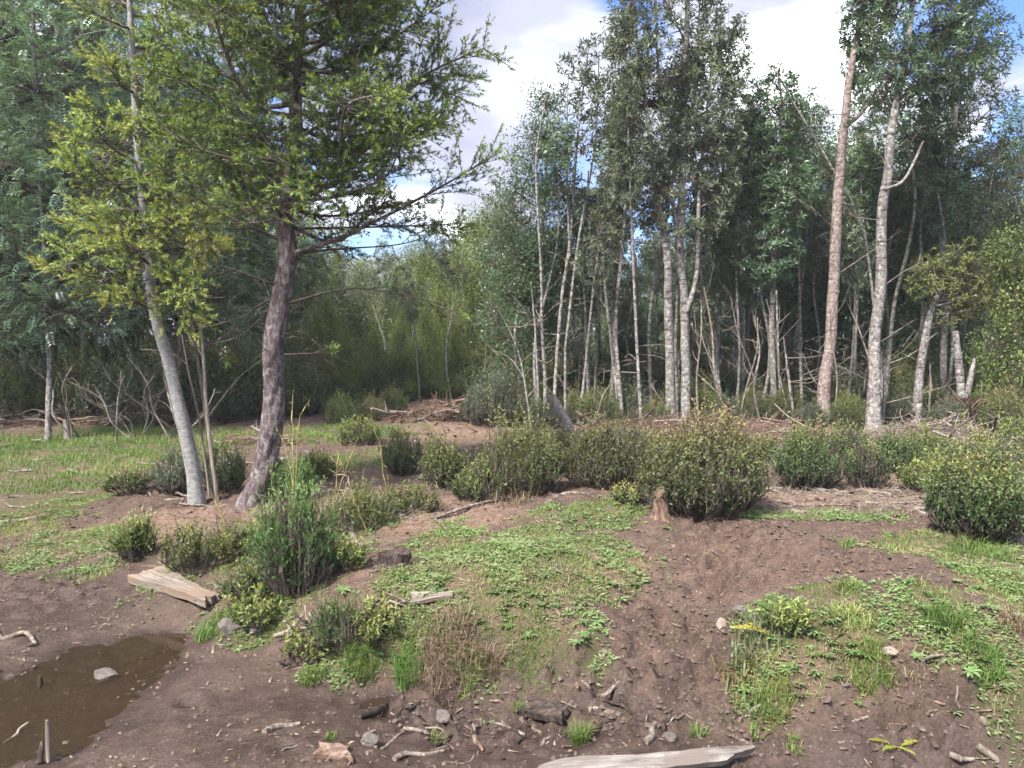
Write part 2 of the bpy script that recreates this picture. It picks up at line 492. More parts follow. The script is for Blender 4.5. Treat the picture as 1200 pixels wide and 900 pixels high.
def solid_mat(name, c0, c1, scale=12, rough=0.85, bump=0.5, dist=0.01, stretch=(1, 1, 1), stain=None):
    m, t, out = new_mat(name)
    tc = N(t, 'ShaderNodeTexCoord')
    mp = N(t, 'ShaderNodeMapping'); mp.inputs['Scale'].default_value = stretch
    t.links.new(tc.outputs['Object'], mp.inputs[0])
    n = N(t, 'ShaderNodeTexNoise', inp={'Scale': scale, 'Detail': 7, 'Roughness': 0.65, 'Distortion': 0.3})
    t.links.new(mp.outputs[0], n.inputs['Vector'])
    c = ramp(t, n.outputs[0], [(0.3, c0), (0.7, c1)])
    if stain:
        n2 = N(t, 'ShaderNodeTexNoise', inp={'Scale': 6, 'Detail': 5, 'Roughness': 0.6})
        t.links.new(tc.outputs['Object'], n2.inputs['Vector'])
        c = mixc(t, ramp(t, n2.outputs[0], [(0.48, (0, 0, 0)), (0.58, (0.8, 0.8, 0.8))]), c, stain)
    b = N(t, 'ShaderNodeBsdfPrincipled', inp={'Roughness': rough, 'Specular IOR Level': 0.3})
    t.links.new(c, b.inputs['Base Color'])
    bp = N(t, 'ShaderNodeBump', inp={'Strength': bump, 'Distance': dist})
    t.links.new(n.outputs[0], bp.inputs['Height']); t.links.new(bp.outputs[0], b.inputs['Normal'])
    t.links.new(b.outputs[0], out.inputs[0])
    return m


M['soil'] = ground_mat()
M['water'] = water_mat()
M['clod'] = solid_mat('clod', (0.05, 0.035, 0.029), (0.17, 0.125, 0.105), 40)
M['stone'] = solid_mat('stone', (0.07, 0.058, 0.05), (0.21, 0.185, 0.165), 22)
M['pale_stone'] = solid_mat('pale_stone', (0.20, 0.15, 0.12), (0.42, 0.35, 0.29), 22)
M['board'] = solid_mat('board', (0.085, 0.066, 0.052), (0.33, 0.28, 0.235), 1.0, 0.85, 0.7, 0.006, (5, 60, 60), (0.24, 0.17, 0.12))
M['board_grey'] = solid_mat('board_grey', (0.075, 0.063, 0.054), (0.33, 0.30, 0.275), 1.0, 0.8, 0.6, 0.004, (5, 55, 55), (0.16, 0.13, 0.11))
M['root_soil'] = solid_mat('root_soil', (0.022, 0.014, 0.011), (0.10, 0.06, 0.046), 14, 0.95, 1.0, 0.05)
M['moss'] = solid_mat('moss', (0.06, 0.08, 0.015), (0.22, 0.25, 0.05), 40, 0.95, 0.8, 0.01)

# ------------------------------------------------------------------ terrain
def plane_pt(px, py, z):
    r = ray(px, py)
    t = (z - CAM_H) / r[2]
    return (r[0] * t, r[1] * t, z)


CP = [plane_pt(*a) for a in [
    (20, 830, -.035), (100, 800, -.04), (175, 772, -.035), (60, 868, -.03), (218, 748, -.028), (330, 818, .014), (20, 885, -.03), (280, 815, .008), (370, 828, .014),
    (270, 790, .045), (300, 865, .05), (200, 860, .022), (420, 865, .04), (600, 885, .0), (750, 885, .03), (300, 752, .05), (370, 800, .035),
    (30, 748, .035), (60, 700, .06), (0, 655, .10), (130, 700, .06), (-150, 800, .03), (-150, 700, .08),
    (210, 680, .17), (300, 690, .22), (330, 640, .29), (245, 735, .06), (360, 770, .06), (390, 716, .24), (470, 795, .03),
    (470, 736, .225), (580, 797, .04), (570, 742, .235), (670, 808, .05), (690, 745, .25), (690, 845, .03), (640, 680, .38), (500, 650, .36),
    (640, 610, .45), (760, 588, .50), (850, 600, .47), (580, 585, .43), (450, 620, .36),
    (800, 760, .08), (820, 840, .02), (770, 700, .25), (845, 695, .24), (900, 640, .44), (1000, 640, .46), (950, 670, .42),
    (890, 720, .40), (860, 840, .03), (960, 700, .44), (1000, 750, .35), (980, 802, .21), (1000, 832, .11), (1000, 885, .03), (1110, 720, .42),
    (1100, 800, .24), (1100, 890, .0), (1200, 780, .30), (1200, 890, .03), (1150, 640, .46), (1200, 700, .43), (1350, 700, .4), (1350, 850, .2),
    (1000, 592, .44), (1150, 600, .43), (905, 578, .42),
    (0, 620, .13), (100, 590, .18), (200, 620, .24), (100, 540, .20), (0, 520, .20), (200, 520, .23), (400, 520, .23), (430, 570, .30), (300, 590, .27)]]
CP += [(1, 8.2, .30), (-1, 8.4, .26), (3, 8.8, .36), (5.5, 9.5, .36), (0, 14, .27), (5, 14, .33), (-7, 14, .24), (10, 15, .35), (-14, 12, .22), (14, 10, .36),
       (0, 20, .3), (-12, 24, .3), (14, 24, .4), (0, 30, .35), (-20, 35, .4), (22, 35, .4), (0, 45, .4), (-50, 50, .5), (50, 50, .5), (0, 90, .5), (-90, 10, .3), (90, 10, .4),
       (0, 1.2, .02), (-4, 1.5, .02), (4, 1.5, .04), (0, -8, .1), (-10, -5, .1), (10, -5, .1), (-8, 4, .1), (8, 4, .3), (0, -90, .3)]
CP = np.array(CP)


def tps_k(r2):
    return np.where(r2 > 1e-9, r2 * np.log(np.maximum(r2, 1e-9)), 0)


def _fit():
    X = CP[:, :2]; n = len(X)
    K = tps_k(((X[:, None] - X[None]) ** 2).sum(-1)) + np.eye(n) * 0.02
    Pm = np.hstack([np.ones((n, 1)), X])
    A = np.block([[K, Pm], [Pm.T, np.zeros((3, 3))]])
    return np.linalg.solve(A, np.concatenate([CP[:, 2], np.zeros(3)]))


TW = _fit()


def Hbase(x, y):
    x = np.asarray(x, float); y = np.asarray(y, float)
    sh = x.shape; xf = x.ravel(); yf = y.ravel()
    out = TW[-3] + TW[-2] * xf + TW[-1] * yf
    for (cx, cy_, _), w in zip(CP, TW[:-3]):
        out = out + w * tps_k((xf - cx) ** 2 + (yf - cy_) ** 2)
    return out.reshape(sh)


def gp0(px, py):
    r = ray(px, py); o = np.array([0, 0, CAM_H])
    ts = np.linspace(2.2, 70, 2400)
    p = o + ts[:, None] * r
    below = p[:, 2] < Hbase(p[:, 0], p[:, 1])
    i = int(np.argmax(below)) if below.any() else len(ts) - 1
    return p[i]


def world_ellipses(lst):
    out = []
    for (px, py, rx, ry, *s) in lst:
        c = gp0(px, py)
        a = c[1] / FPX
        out.append((c[0], c[1], rx * a, max(ry * c[1] ** 2 / (FPX * max(CAM_H - c[2], 0.6)), 0.05), s[0] if s else 1.0))
    return out


GRASS_E = world_ellipses([
    (600, 690, 95, 45), (660, 640, 95, 34), (700, 602, 75, 16), (520, 645, 60, 32, .8), (560, 720, 62, 26), (680, 735, 35, 25, .8), (480, 690, 60, 32), (640, 735, 55, 18), (760, 640, 25, 20, .5),
    (1000, 720, 55, 22, .9), (970, 692, 40, 12), (985, 775, 60, 26), (900, 815, 40, 26), (935, 785, 45, 25), (1105, 722, 60, 32), (1160, 775, 55, 50, .9), (1175, 690, 70, 36),
    (1110, 640, 95, 16), (960, 604, 120, 9), (1160, 662, 75, 22), (880, 770, 25, 40, .8), (920, 735, 50, 25, .8), (1250, 700, 80, 60), (1090, 760, 30, 20, .6),
    (60, 535, 200, 26), (150, 515, 190, 18), (50, 575, 130, 24), (70, 640, 100, 20, .9), (400, 508, 90, 12), (430, 538, 55, 12, .8), (10, 612, 90, 26), (-150, 570, 200, 40), (150, 560, 120, 14, .8), (110, 668, 60, 10, .7),
    (330, 715, 60, 28, .8), (420, 755, 45, 22, .8), (480, 778, 22, 14), (265, 735, 35, 9, .7), (365, 792, 18, 8), (300, 640, 70, 40, .6), (430, 610, 70, 30, .6), (560, 760, 30, 12, .5), (230, 660, 60, 30, .6)])
LITTER_E = world_ellipses([
    (180, 620, 90, 24), (540, 605, 75, 22), (130, 482, 190, 14), (530, 482, 90, 14), (970, 586, 130, 10), (720, 640, 60, 30, .6), (480, 610, 40, 20), (1080, 560, 120, 20), (800, 560, 120, 15),
    (330, 600, 60, 15, .8), (430, 660, 40, 15, .7), (1100, 500, 130, 20), (700, 500, 300, 16, .9), (900, 660, 130, 30, .35), (300, 500, 80, 12, .7)])
WET_E = world_ellipses([(640, 890, 700, 40, .95), (100, 860, 330, 70, .9), (60, 700, 160, 45, .85), (560, 815, 150, 22, .8), 
    (60, 840, 140, 55), (180, 770, 90, 30), (330, 820, 100, 28), (420, 850, 120, 30, .8), (250, 800, 130, 50, .7), (560, 860, 130, 35, .9), (60, 720, 140, 40, .7), (700, 850, 90, 35, .8), (820, 850, 60, 45, .7),
    (1100, 880, 130, 25, .7), (840, 760, 45, 60, .6), (1050, 850, 90, 25, .5), (30, 680, 80, 20, .6), (950, 880, 100, 20, .7)])
SMOOTH_E = world_ellipses([(60, 840, 150, 50), (250, 800, 120, 50), (60, 730, 130, 35, .7), (330, 850, 120, 40, .8), (200, 880, 150, 30)])
CHURN_E = world_ellipses([(830, 760, 50, 70), (780, 740, 60, 50, .8), (600, 850, 160, 25, .8), (1080, 830, 120, 40, .8), (720, 800, 80, 40), (920, 650, 90, 30, .5), (1000, 840, 60, 30)])


def emask(E, x, y, edge=0.45):
    m = np.zeros(np.shape(x))
    for cx, cy_, rx, ry, s in E:
        q = np.sqrt(((x - cx) / rx) ** 2 + ((y - cy_) / ry) ** 2)
        m = np.maximum(m, s * np.clip((1 + edge - q) / (2 * edge), 0, 1))
    return m


def masks(x, y):
    n = fbm(x * 2.2, y * 2.2, 5, 4) - 0.5
    n2 = fbm(x * 7.0, y * 7.0, 9, 3) - 0.5
    far = np.clip((y - 12) / 4, 0, 1)
    g = emask(GRASS_E, x, y)
    g = np.clip((g + n * 0.9 + n2 * 0.9 - 0.42) * 2.6, 0, 1) * (g > 0.02)
    l = emask(LITTER_E, x, y)
    l = np.clip((np.maximum(l, far) + n * 0.8 + n2 * 0.5 - 0.35) * 2.2, 0, 1)
    w = np.clip(emask(WET_E, x, y) + n * 0.6, 0, 1)
    return g * (1 - far), l, w


_r = np.random.default_rng(99)
DENT = []          # hoof and boot prints trodden into the soft soil
for (px_, py_, sx_, sy_, n_) in [(810, 760, 40, 45, 46), (900, 655, 70, 22, 26), (600, 850, 120, 22, 22), (1080, 840, 80, 28, 22), (720, 800, 50, 30, 20), (60, 560, 90, 40, 16), (60, 700, 60, 22, 14), (1000, 650, 60, 15, 12)]:
    for _ in range(n_):
        q_ = gp0(min(max(px_ + _r.normal() * sx_, -40), 1240), py_ + _r.normal() * sy_)
        DENT.append((q_[0], q_[1], _r.uniform(.035, .07) * max(1, q_[1] / 5), _r.uniform(.02, .05)))


def H(x, y):
    x = np.asarray(x, float); y = np.asarray(y, float)
    z = Hbase(x, y)
    sm = emask(SMOOTH_E, x, y); ch = emask(CHURN_E, x, y)
    rough = (1 - 0.8 * sm) * (1 + 1.5 * ch)
    z = z + (fbm(x * 1.7, y * 1.7, 21, 3) - 0.5) * 0.07 * (1 - 0.75 * sm)
    z = z + (fbm(x * 6.5, y * 6.5, 31, 3) - 0.5) * 0.045 * rough
    c = fbm(x * 17, y * 17, 41, 2)
    z = z + np.clip(c - 0.5, 0, 1) * 0.06 * rough
    z = z + (fbm(x * 30, y * 30, 57, 2) - .5) * .018 * rough
    for dx, dy, dr, dd in DENT:
        q = ((x - dx) ** 2 + (y - dy) ** 2) / dr ** 2
        z = z - dd * (np.exp(-q * 1.2) - .55 * np.exp(-(np.sqrt(q) - 1.35) ** 2 * 6))
    return z


def gp(px, py):
    """ground point seen at a photo pixel"""
    r = ray(px, py); o = np.array([0, 0, CAM_H])
    ts = np.concatenate([np.arange(2.4, 12, 0.02), np.arange(12, 80, 0.15)])
    p = o + ts[:, None] * r
    below = p[:, 2] < H(p[:, 0], p[:, 1])
    i = int(np.argmax(below)) if below.any() else len(ts) - 1
    return np.array([p[i][0], p[i][1], float(H(p[i][0], p[i][1]))])


def gz(x, y):
    return float(H(np.array([x]), np.array([y]))[0])


def axis(lo, hi, step, far, grow=1.09):
    a = list(np.arange(lo, hi + 1e-6, step))
    s = step; p = a[-1]
    while p < far:
        s *= grow; p += s; a.append(p)
    s = step; p = a[0]
    while p > -far:
        s *= grow * 1.12; p -= s; a.insert(0, p)
    return np.array(a)


def build_ground():
    xs = axis(-4.2, 4.3, 0.025, 150, 1.13); ys = axis(2.5, 6.6, 0.021, 150, 1.04)
    X, Y = np.meshgrid(xs, ys)
    Z = H(X, Y)
    mb = MB()
    k, n = X.shape
    idx = np.arange(k * n).reshape(k, n)
    F = np.stack([idx[:-1, :-1], idx[:-1, 1:], idx[1:, 1:], idx[1:, :-1]], -1).reshape(-1, 4)
    mb.add(np.stack([X, Y, Z], -1).reshape(-1, 3), F)
    o = mb.build('ground', M['soil'], smooth=True)
    g, l, w = masks(X, Y)
    w = np.maximum(w, np.clip(1.25 - (Z + 0.016) / .035, 0, 1) * ((X < .5) & (Y < 5.5)))
    for nm, a in (('grass', g), ('litter', l), ('wet', w)):
        at = o.data.attributes.new(nm, 'FLOAT', 'POINT')
        at.data.foreach_set('value', a.astype(np.float32).ravel())
    tag(o, 'brown muddy ground with banks and patches of grass', 'ground', kind='structure')


build_ground()

# puddle: one sheet of water, just over the hollows
WL = -0.016
def build_puddle():
    xs = np.linspace(-4.2, -0.6, 60); ys = np.linspace(2.6, 5.2, 60)
    X, Y = np.meshgrid(xs, ys)
    Z = np.full_like(X, WL)
    idx = np.arange(3600).reshape(60, 60)
    F = np.stack([idx[:-1, :-1], idx[:-1, 1:], idx[1:, 1:], idx[1:, :-1]], -1).reshape(-1, 4)
    # keep the cells that lie over a hollow (plus a margin buried in the bank)
    hb = H(X, Y)
    keep = (hb.ravel()[F].min(1) < WL + 0.004)
    mb = MB(); mb.add(np.stack([X, Y, Z], -1).reshape(-1, 3), F[keep])
    o = mb.build('puddle_water', M['water'], smooth=True)
    tag(o, 'shallow brown puddle in the mud', 'puddle', kind='structure')
build_puddle()

# ------------------------------------------------------------------ trees
def path_px(pts, d, dz=None):
    return np.array([P(x, y, d + (dz[i] if dz else 0)) for i, (x, y) in enumerate(pts)])


def stem_mesh(pts, r, seg, mat, root, base, name='trunk', rough=0.12, step=0.16, flare=0.25, seed=0):
    L = np.linalg.norm(np.diff(pts, axis=0), axis=1).sum()
    n = max(int(L / step), 8)
    p = resample(pts, n)
    rr = np.interp(np.linspace(0, 1, n), np.linspace(0, 1, len(r)), r)
    if flare:
        h = np.linspace(0, L, n)
        rr = rr * (1 + flare * np.exp(-h / 0.22))
    hz = np.linspace(0, L, n) * 1.4
    p[:, :2] += (np.stack([fbm(hz, np.zeros(n) + seed, 3, 2), fbm(hz, np.zeros(n) + seed + 9, 4, 2)], 1) - .5) * rr[:, None] * 0.9
    mb = MB()
    tube(mb, p, rr, seg, rough=rough, seed=seed)
    return mb.build(name, mat, root, base, True), p, rr


def nearest_on(stems, targets, rise=0.6, zmin=None):
    """for each target the stem point a limb would leave from"""
    S = np.concatenate([s for s, _ in stems]); Rr = np.concatenate([r for _, r in stems])
    out = []; rad = []
    for t in targets:
        h = np.linalg.norm(S[:, :2] - t[:2], axis=1)
        cost = np.abs(S[:, 2] - (t[2] - rise * h)) + 0.8 * h
        if zmin is not None:
            cost = cost + np.where(S[:, 2] < zmin, 10 * (zmin - S[:, 2]), 0)
        i = int(np.argmin(cost))
        out.append(S[i]); rad.append(Rr[i])
    return np.array(out), np.array(rad)


def sample_ell(ells, n, shell=0.45, flat=1.0):
    """points in a union of ellipsoids, biased to the outside. ells: (centre, (rx,ry,rz), weight)"""
    w = np.array([e[2] * e[1][0] * e[1][2] for e in ells]); w = w / w.sum()
    pts = []
    for e, k in zip(ells, rng.multinomial(n, w)):
        u = unit(rng.normal(size=(k, 3))); r = rng.uniform(shell, 1, (k, 1)) ** 0.6
        lump = 1 + 0.28 * (fbm(u[:, 0] * 2.3 + e[0][0] * 3, u[:, 1] * 2.3 + u[:, 2] * 2.3 + e[0][2], 7, 2) - 0.5)[:, None] * 2
        pts.append(e[0] + u * r * lump * np.array(e[1]))
    return np.concatenate(pts)


def leaf_clumps(mb, P0, axis_, style, m=0, vbias=0.0):
    n = len(P0)
    tone = np.clip(0.5 + vbias + 0.28 * (fbm(P0[:, 0] * 1.5, P0[:, 2] * 1.5 + P0[:, 1], 13, 2) - .5) * 2, 0, 1)
    if style[0] == 'whorl':          # rosettes of long leaves at twig ends
        _, cnt, L, W = style
        phi = (rng.uniform(0, 6.28, (n, 1)) + np.arange(cnt) * 2.4)
        th = rng.uniform(0.6, 1.5, (n, cnt))
        a = unit(axis_); ref = unit(rng.normal(size=(n, 3)))
        s = unit(np.cross(a, ref)); t = np.cross(a, s)
        rad = np.cos(phi)[..., None] * s[:, None] + np.sin(phi)[..., None] * t[:, None]
        d = unit(np.cos(th)[..., None] * a[:, None] + np.sin(th)[..., None] * rad)
        nr = unit(a[:, None] * np.sin(th)[..., None] - rad * np.cos(th)[..., None] + rng.normal(size=(n, cnt, 3)) * .25)
        c = P0[:, None] + a[:, None] * rng.uniform(-0.07, 0.02, (n, cnt, 1)) + d * 0.01
        v = np.clip(tone[:, None] + rng.normal(size=(n, cnt)) * .16, 0, 1)
        leaves(mb, c.reshape(-1, 3), d.reshape(-1, 3), nr.reshape(-1, 3), (L * rng.uniform(.7, 1.2, (n, cnt))).ravel(), (W * rng.uniform(.8, 1.2, (n, cnt))).ravel(), v.ravel(), m, 0.15)
    elif style[0] == 'spray':        # loose little leaves round a twig
        _, cnt, L, W, rad_ = style
        a = unit(axis_)
        c = P0[:, None] + rng.normal(size=(n, cnt, 3)) * rad_ + a[:, None] * rng.uniform(-1, 1, (n, cnt, 1)) * rad_
        d = unit(a[:, None] * 0.7 + rng.normal(size=(n, cnt, 3)) * .8)
        nr = unit(np.array([0, 0, 1.]) + rng.normal(size=(n, cnt, 3)) * .6)
        v = np.clip(tone[:, None] + rng.normal(size=(n, cnt)) * .16, 0, 1)
        leaves(mb, c.reshape(-1, 3), d.reshape(-1, 3), nr.reshape(-1, 3), (L * rng.uniform(.7, 1.25, (n, cnt))).ravel(), W, v.ravel(), m, 0.1)
    elif style[0] == 'pinnate':      # compound leaves: paired leaflets along an arching midrib
        _, pairs, L, W, LL = style
        a = unit(axis_ * np.array([1, 1, .5]) + rng.normal(size=(n, 3)) * .45 + np.array([0, 0, -.15]))
        up = unit(np.array([0, 0, 1.]) + rng.normal(size=(n, 3)) * .3)
        s = unit(np.cross(a, up)); nn = np.cross(s, a)
        k = np.linspace(0.15, 1, pairs)
        mid = P0[:, None] + a[:, None] * (k * LL)[None, :, None] - nn[:, None] * (0.35 * LL * k ** 2)[None, :, None]
        for sg in (-1, 1):
            d = unit(s[:, None] * sg + a[:, None] * .45 - nn[:, None] * .2 + rng.normal(size=(n, pairs, 3)) * .08)
            nr = np.broadcast_to(nn[:, None], d.shape)
            Lk = L * (1 - 0.5 * np.abs(k - .45))
            v = np.clip(tone[:, None] + rng.normal(size=(n, pairs)) * .12, 0, 1)
            leaves(mb, mid.reshape(-1, 3), d.reshape(-1, 3), nr.reshape(-1, 3), np.broadcast_to(Lk, (n, pairs)).ravel(), W, v.ravel(), m, 0.12)


def grow_crown(root, base, stems, ells, nclump, style, leafm, nlimb=9, limb_r=0.4, twigm=None, barkm=None, rise=0.6, shell=0.45, zmin=None, vbias=0.0,
               twig_r=0.004, limb_obj=True, name='crown'):
    C = sample_ell(ells, nclump, shell)
    seeds = C[rng.choice(len(C), min(nlimb, len(C)), replace=False)]
    own = np.argmin(((C[:, None] - seeds[None]) ** 2).sum(-1), 1)
    twg = MB(); lv = MB()
    cen = np.array([C[own == i].mean(0) if (own == i).any() else seeds[i] for i in range(len(seeds))])
    att, ar = nearest_on(stems, cen, rise, zmin)
    tw_root = np.zeros_like(C)
    single = MB()
    for i in range(len(seeds)):
        a, b = att[i], cen[i]
        L = np.linalg.norm(b - a)
        end = a + (b - a) * 1.12
        mid = (a + b) / 2 + np.array([0, 0, -0.08 * L]) + rng.normal(size=3) * .05 * L
        p = resample([a, mid, end], max(6, int(L / .18)))
        r0 = min(ar[i] * limb_r, 0.012 + 0.012 * L)
        mb = MB() if limb_obj else single
        tube(mb, p, [r0, r0 * .75, r0 * .3], 5, rough=.1)
        if limb_obj:
            mb.build('branch', barkm, root, base, True)
        sel = own == i
        q = p[len(p) // 3:]
        j = np.argmin(((C[sel][:, None] - (q + np.array([0, 0, .0]))[None]) ** 2).sum(-1) + 0, 1)
        j = np.maximum(j - 1, 0)
        tw_root[sel] = q[j]
    if not limb_obj:
        single.build('branches', barkm, root, base, True)['kind'] = 'stuff'
    twigs(twg, tw_root, C, twig_r, twig_r * .4)
    ax = unit(C - tw_root) + np.array([0, 0, .35])
    leaf_clumps(lv, C, ax, style, vbias=vbias)
    c = lv.build(name, leafm, root, base)
    t = twg.build('twigs', twigm or M['twig'], c, base); t['kind'] = 'stuff'
    return c


def ell_px(lst, d, depth=1.0):
    out = []
    for (px, py, rx, ry, *w) in lst:
        s = d / FPX
        dd = w[1] if len(w) > 1 else 0
        out.append((P(px, py, d + dd), (rx * s, rx * s * depth, ry * s), w[0] if w else 1.0))
    return out


def base_at(px, py, d):
    p = P(px, py, d)
    p[2] = gz(p[0], p[1]) - 0.03
    return p


def slender_tree(label, stems_px, d, crown, nclump, style, leafm, barkm, group=None, seg=10, nlimb=9, zmin=None, name='slender_tree', cat='tree', bare=0, depth=1.0, vbias=0.0, shell=.4, rise=.6, fl=.3):
    """stems_px: list of (list of (px,py), list of radii in photo pixels)"""
    p0 = base_at(*stems_px[0][0][0], d)
    root = empty(name, p0, label, cat, group)
    stems = []
    s = d / FPX
    for i, (pts, rad) in enumerate(stems_px):
        rad = [r_ * .74 for r_ in rad]
        w = path_px(pts, d, [0.12 * math.sin(i * 2.1 + k) for k in range(len(pts))])
        if pts[0][1] > 420:
            w[0][2] = gz(w[0][0], w[0][1]) - 0.05
        _, p, rr = stem_mesh(w, [r * s for r in rad], seg, barkm, root, p0, 'trunk' if i == 0 else 'stem', seed=i + int(pts[0][0]), flare=fl if pts[0][1] > 420 else 0)
        stems.append((p, rr))
    if crown:
        grow_crown(root, p0, stems, ell_px(crown, d, depth), nclump, style, leafm, nlimb, barkm=barkm, zmin=zmin, vbias=vbias, shell=shell, rise=rise)
    if bare:      # dead side twigs on the clear part of the stems
        mb = MB()
        for k in range(bare):
            p, rr = stems[rng.integers(len(stems))]
            i = int(len(p) * rng.uniform(.12, .75))
            a = rng.uniform(0, 6.28); L = rng.uniform(.3, 1.1)
            dirv = np.array([math.cos(a), math.sin(a) * .6, rng.uniform(.1, .8)])
            e = p[i] + dirv * L
            tube(mb, resample([p[i], p[i] + dirv * L * .5 + rng.normal(size=3) * .06, e], 6), [.009, .003], 4)
            for q in range(3):
                f = rng.uniform(.3, .9)
                c = p[i] + dirv * L * f
                tube(mb, [c, c + unit(dirv + rng.normal(size=3) * .7) * L * .35], [.004, .002], 3)
        o = mb.build('dead_twigs', M['dead_twig'], root, p0); o['kind'] = 'stuff'
    return root


# ---- conifers in the front left: limbs with flat fans of needle shoots
def conifer_limb(mb_w, mb_n, path, r0, foliage_from=0.35, shoots=1.0, tip=0.8, spread=0.55, bare_twigs=6, nl=0.032):
    path = np.asarray(path, float)
    L = np.linalg.norm(np.diff(path, axis=0), axis=1).sum()
    n = max(8, int(L / .075))
    p = resample(path, n)
    tube(mb_w, p, [r0, r0 * .6, r0 * .2], 6, rough=.1)
    T = unit(np.gradient(p, axis=0))
    side = unit(np.cross(T, [0, 0, 1.])); up = np.cross(side, T)
    shootA = []; shootD = []; shootV = []; wA = []; wB = []
    for i in range(n):
        f = i / (n - 1)
        if f < foliage_from:
            if rng.random() < bare_twigs / n * 1.5:
                d = unit(side[i] * rng.choice([-1, 1]) + T[i] * rng.uniform(.1, .7) + up[i] * rng.uniform(-.6, .3))
                wA.append(p[i]); wB.append(p[i] + d * rng.uniform(.12, .4))
                for _ in range(2):
                    c = wA[-1] + (wB[-1] - wA[-1]) * rng.uniform(.3, .9)
                    wA.append(c); wB.append(c + unit(d + rng.normal(size=3) * .6) * rng.uniform(.06, .2))
            continue
        for sg in (-1, 1):
            for _ in range(1 if rng.random() > shoots - 1 else 2):
                ll = spread * L * (1.0 - 0.75 * f) * rng.uniform(.35, 1.0) * min(1, (f - foliage_from) * 4 + .4)
                ph_ = rng.normal() * .75
                d = unit(side[i] * sg * math.cos(ph_) + T[i] * rng.uniform(.2, 1.3) + up[i] * (math.sin(ph_) * .8 + .08))
                b = p[i] + d * ll + np.array([0, 0, rng.uniform(-.18, .16) * ll])
                wA.append(p[i]); wB.append(b)
                k = max(1, int(ll / .042))
                for q in range(k):
                    g = (q + rng.random()) / k
                    if g < .22 and k > 2:
                        continue
                    c = p[i] + (b - p[i]) * g
                    dd = unit(d + rng.normal(size=3) * .55 + np.array([0, 0, .35]))
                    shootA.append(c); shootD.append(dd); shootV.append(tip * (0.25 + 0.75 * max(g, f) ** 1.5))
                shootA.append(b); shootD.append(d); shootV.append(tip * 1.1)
    shootA.append(p[-1]); shootD.append(T[-1]); shootV.append(tip * 1.15)
    if wA:
        twigs(mb_w, np.array(wA), np.array(wB), .0045, .002)
    A = np.array(shootA); D = np.array(shootD); Vv = np.array(shootV)
    m = len(A); cnt = 17
    sl = rng.uniform(.05, .10, (m, 1, 1))
    ref = unit(rng.normal(size=(m, 3))); s = unit(np.cross(D, ref)); t = np.cross(D, s)
    ph = rng.uniform(0, 6.28, (m, cnt))
    g = rng.uniform(0, 1, (m, cnt))
    rad = np.cos(ph)[..., None] * s[:, None] + np.sin(ph)[..., None] * t[:, None]
    c = A[:, None] + D[:, None] * g[..., None] * sl
    dd = unit(D[:, None] * (.55 + .9 * g[..., None]) + rad)
    v = np.clip(Vv[:, None] * (.75 + .35 * g) + rng.normal(size=(m, cnt)) * .07, 0, 1)
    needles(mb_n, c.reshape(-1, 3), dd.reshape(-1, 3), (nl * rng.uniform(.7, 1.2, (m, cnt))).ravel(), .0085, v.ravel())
    return m


def conifer(name, label, trunk_px, radii, d, limbs_px, auto, barkm, needlem, tipv, seed, bk=.2, dens=1.0):
    global rng
    rng = np.random.default_rng(seed)
    p0 = base_at(*trunk_px[0], d)
    root = empty(name, p0, label, 'tree')
    s = d / FPX
    w = path_px(trunk_px, d); w[0][2] = p0[2] - .05
    _, p, rr = stem_mesh(w, [r * s for r in radii], 30, barkm, root, p0, 'trunk', rough=bk, step=.03, flare=.4, seed=seed)
    tot = 0
    for (pts, dz, r0, ff, sh) in limbs_px:
        mb = MB()
        q = path_px(pts, d, dz)
        i = np.argmin(((p - q[0]) ** 2).sum(1)); q[0] = p[i]
        nm = MB()
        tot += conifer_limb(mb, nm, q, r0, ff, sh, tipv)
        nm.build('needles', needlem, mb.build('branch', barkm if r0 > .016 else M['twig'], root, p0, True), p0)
    # whorled limbs higher up
    for (ylo, yhi, count, rx0, rx1, lift) in auto:
        for k in range(count):
            f = (k + rng.random() * .6) / count
            z = P(0, ylo + (yhi - ylo) * f, d)[2]
            i = int(np.argmin(np.abs(p[:, 2] - z)))
            a = k * 2.399 + rng.uniform(-.3, .3)
            L = (rx0 + (rx1 - rx0) * f) * s * rng.uniform(.5, 1.12)
            h = np.array([math.cos(a), math.sin(a), 0])
            li = lift * rng.uniform(.6, 1.3)
            wob = rng.normal(size=(2, 3)) * L * .06
            q = np.array([p[i], p[i] + h * L * .35 + np.array([0, 0, L * li * .15]) + wob[0], p[i] + h * L * .7 + np.array([0, 0, L * li * .55]) + wob[1], p[i] + h * L + np.array([0, 0, L * li * rng.uniform(.7, 1.15)])])
            mb = MB(); nm = MB()
            tot += conifer_limb(mb, nm, q, .010 + .008 * L, .18, 1.65, tipv, .64)
            nm.build('needles', needlem, mb.build('branch', M['bark_dark'], root, p0, True), p0)
    print(name, 'shoots', tot)
    return root


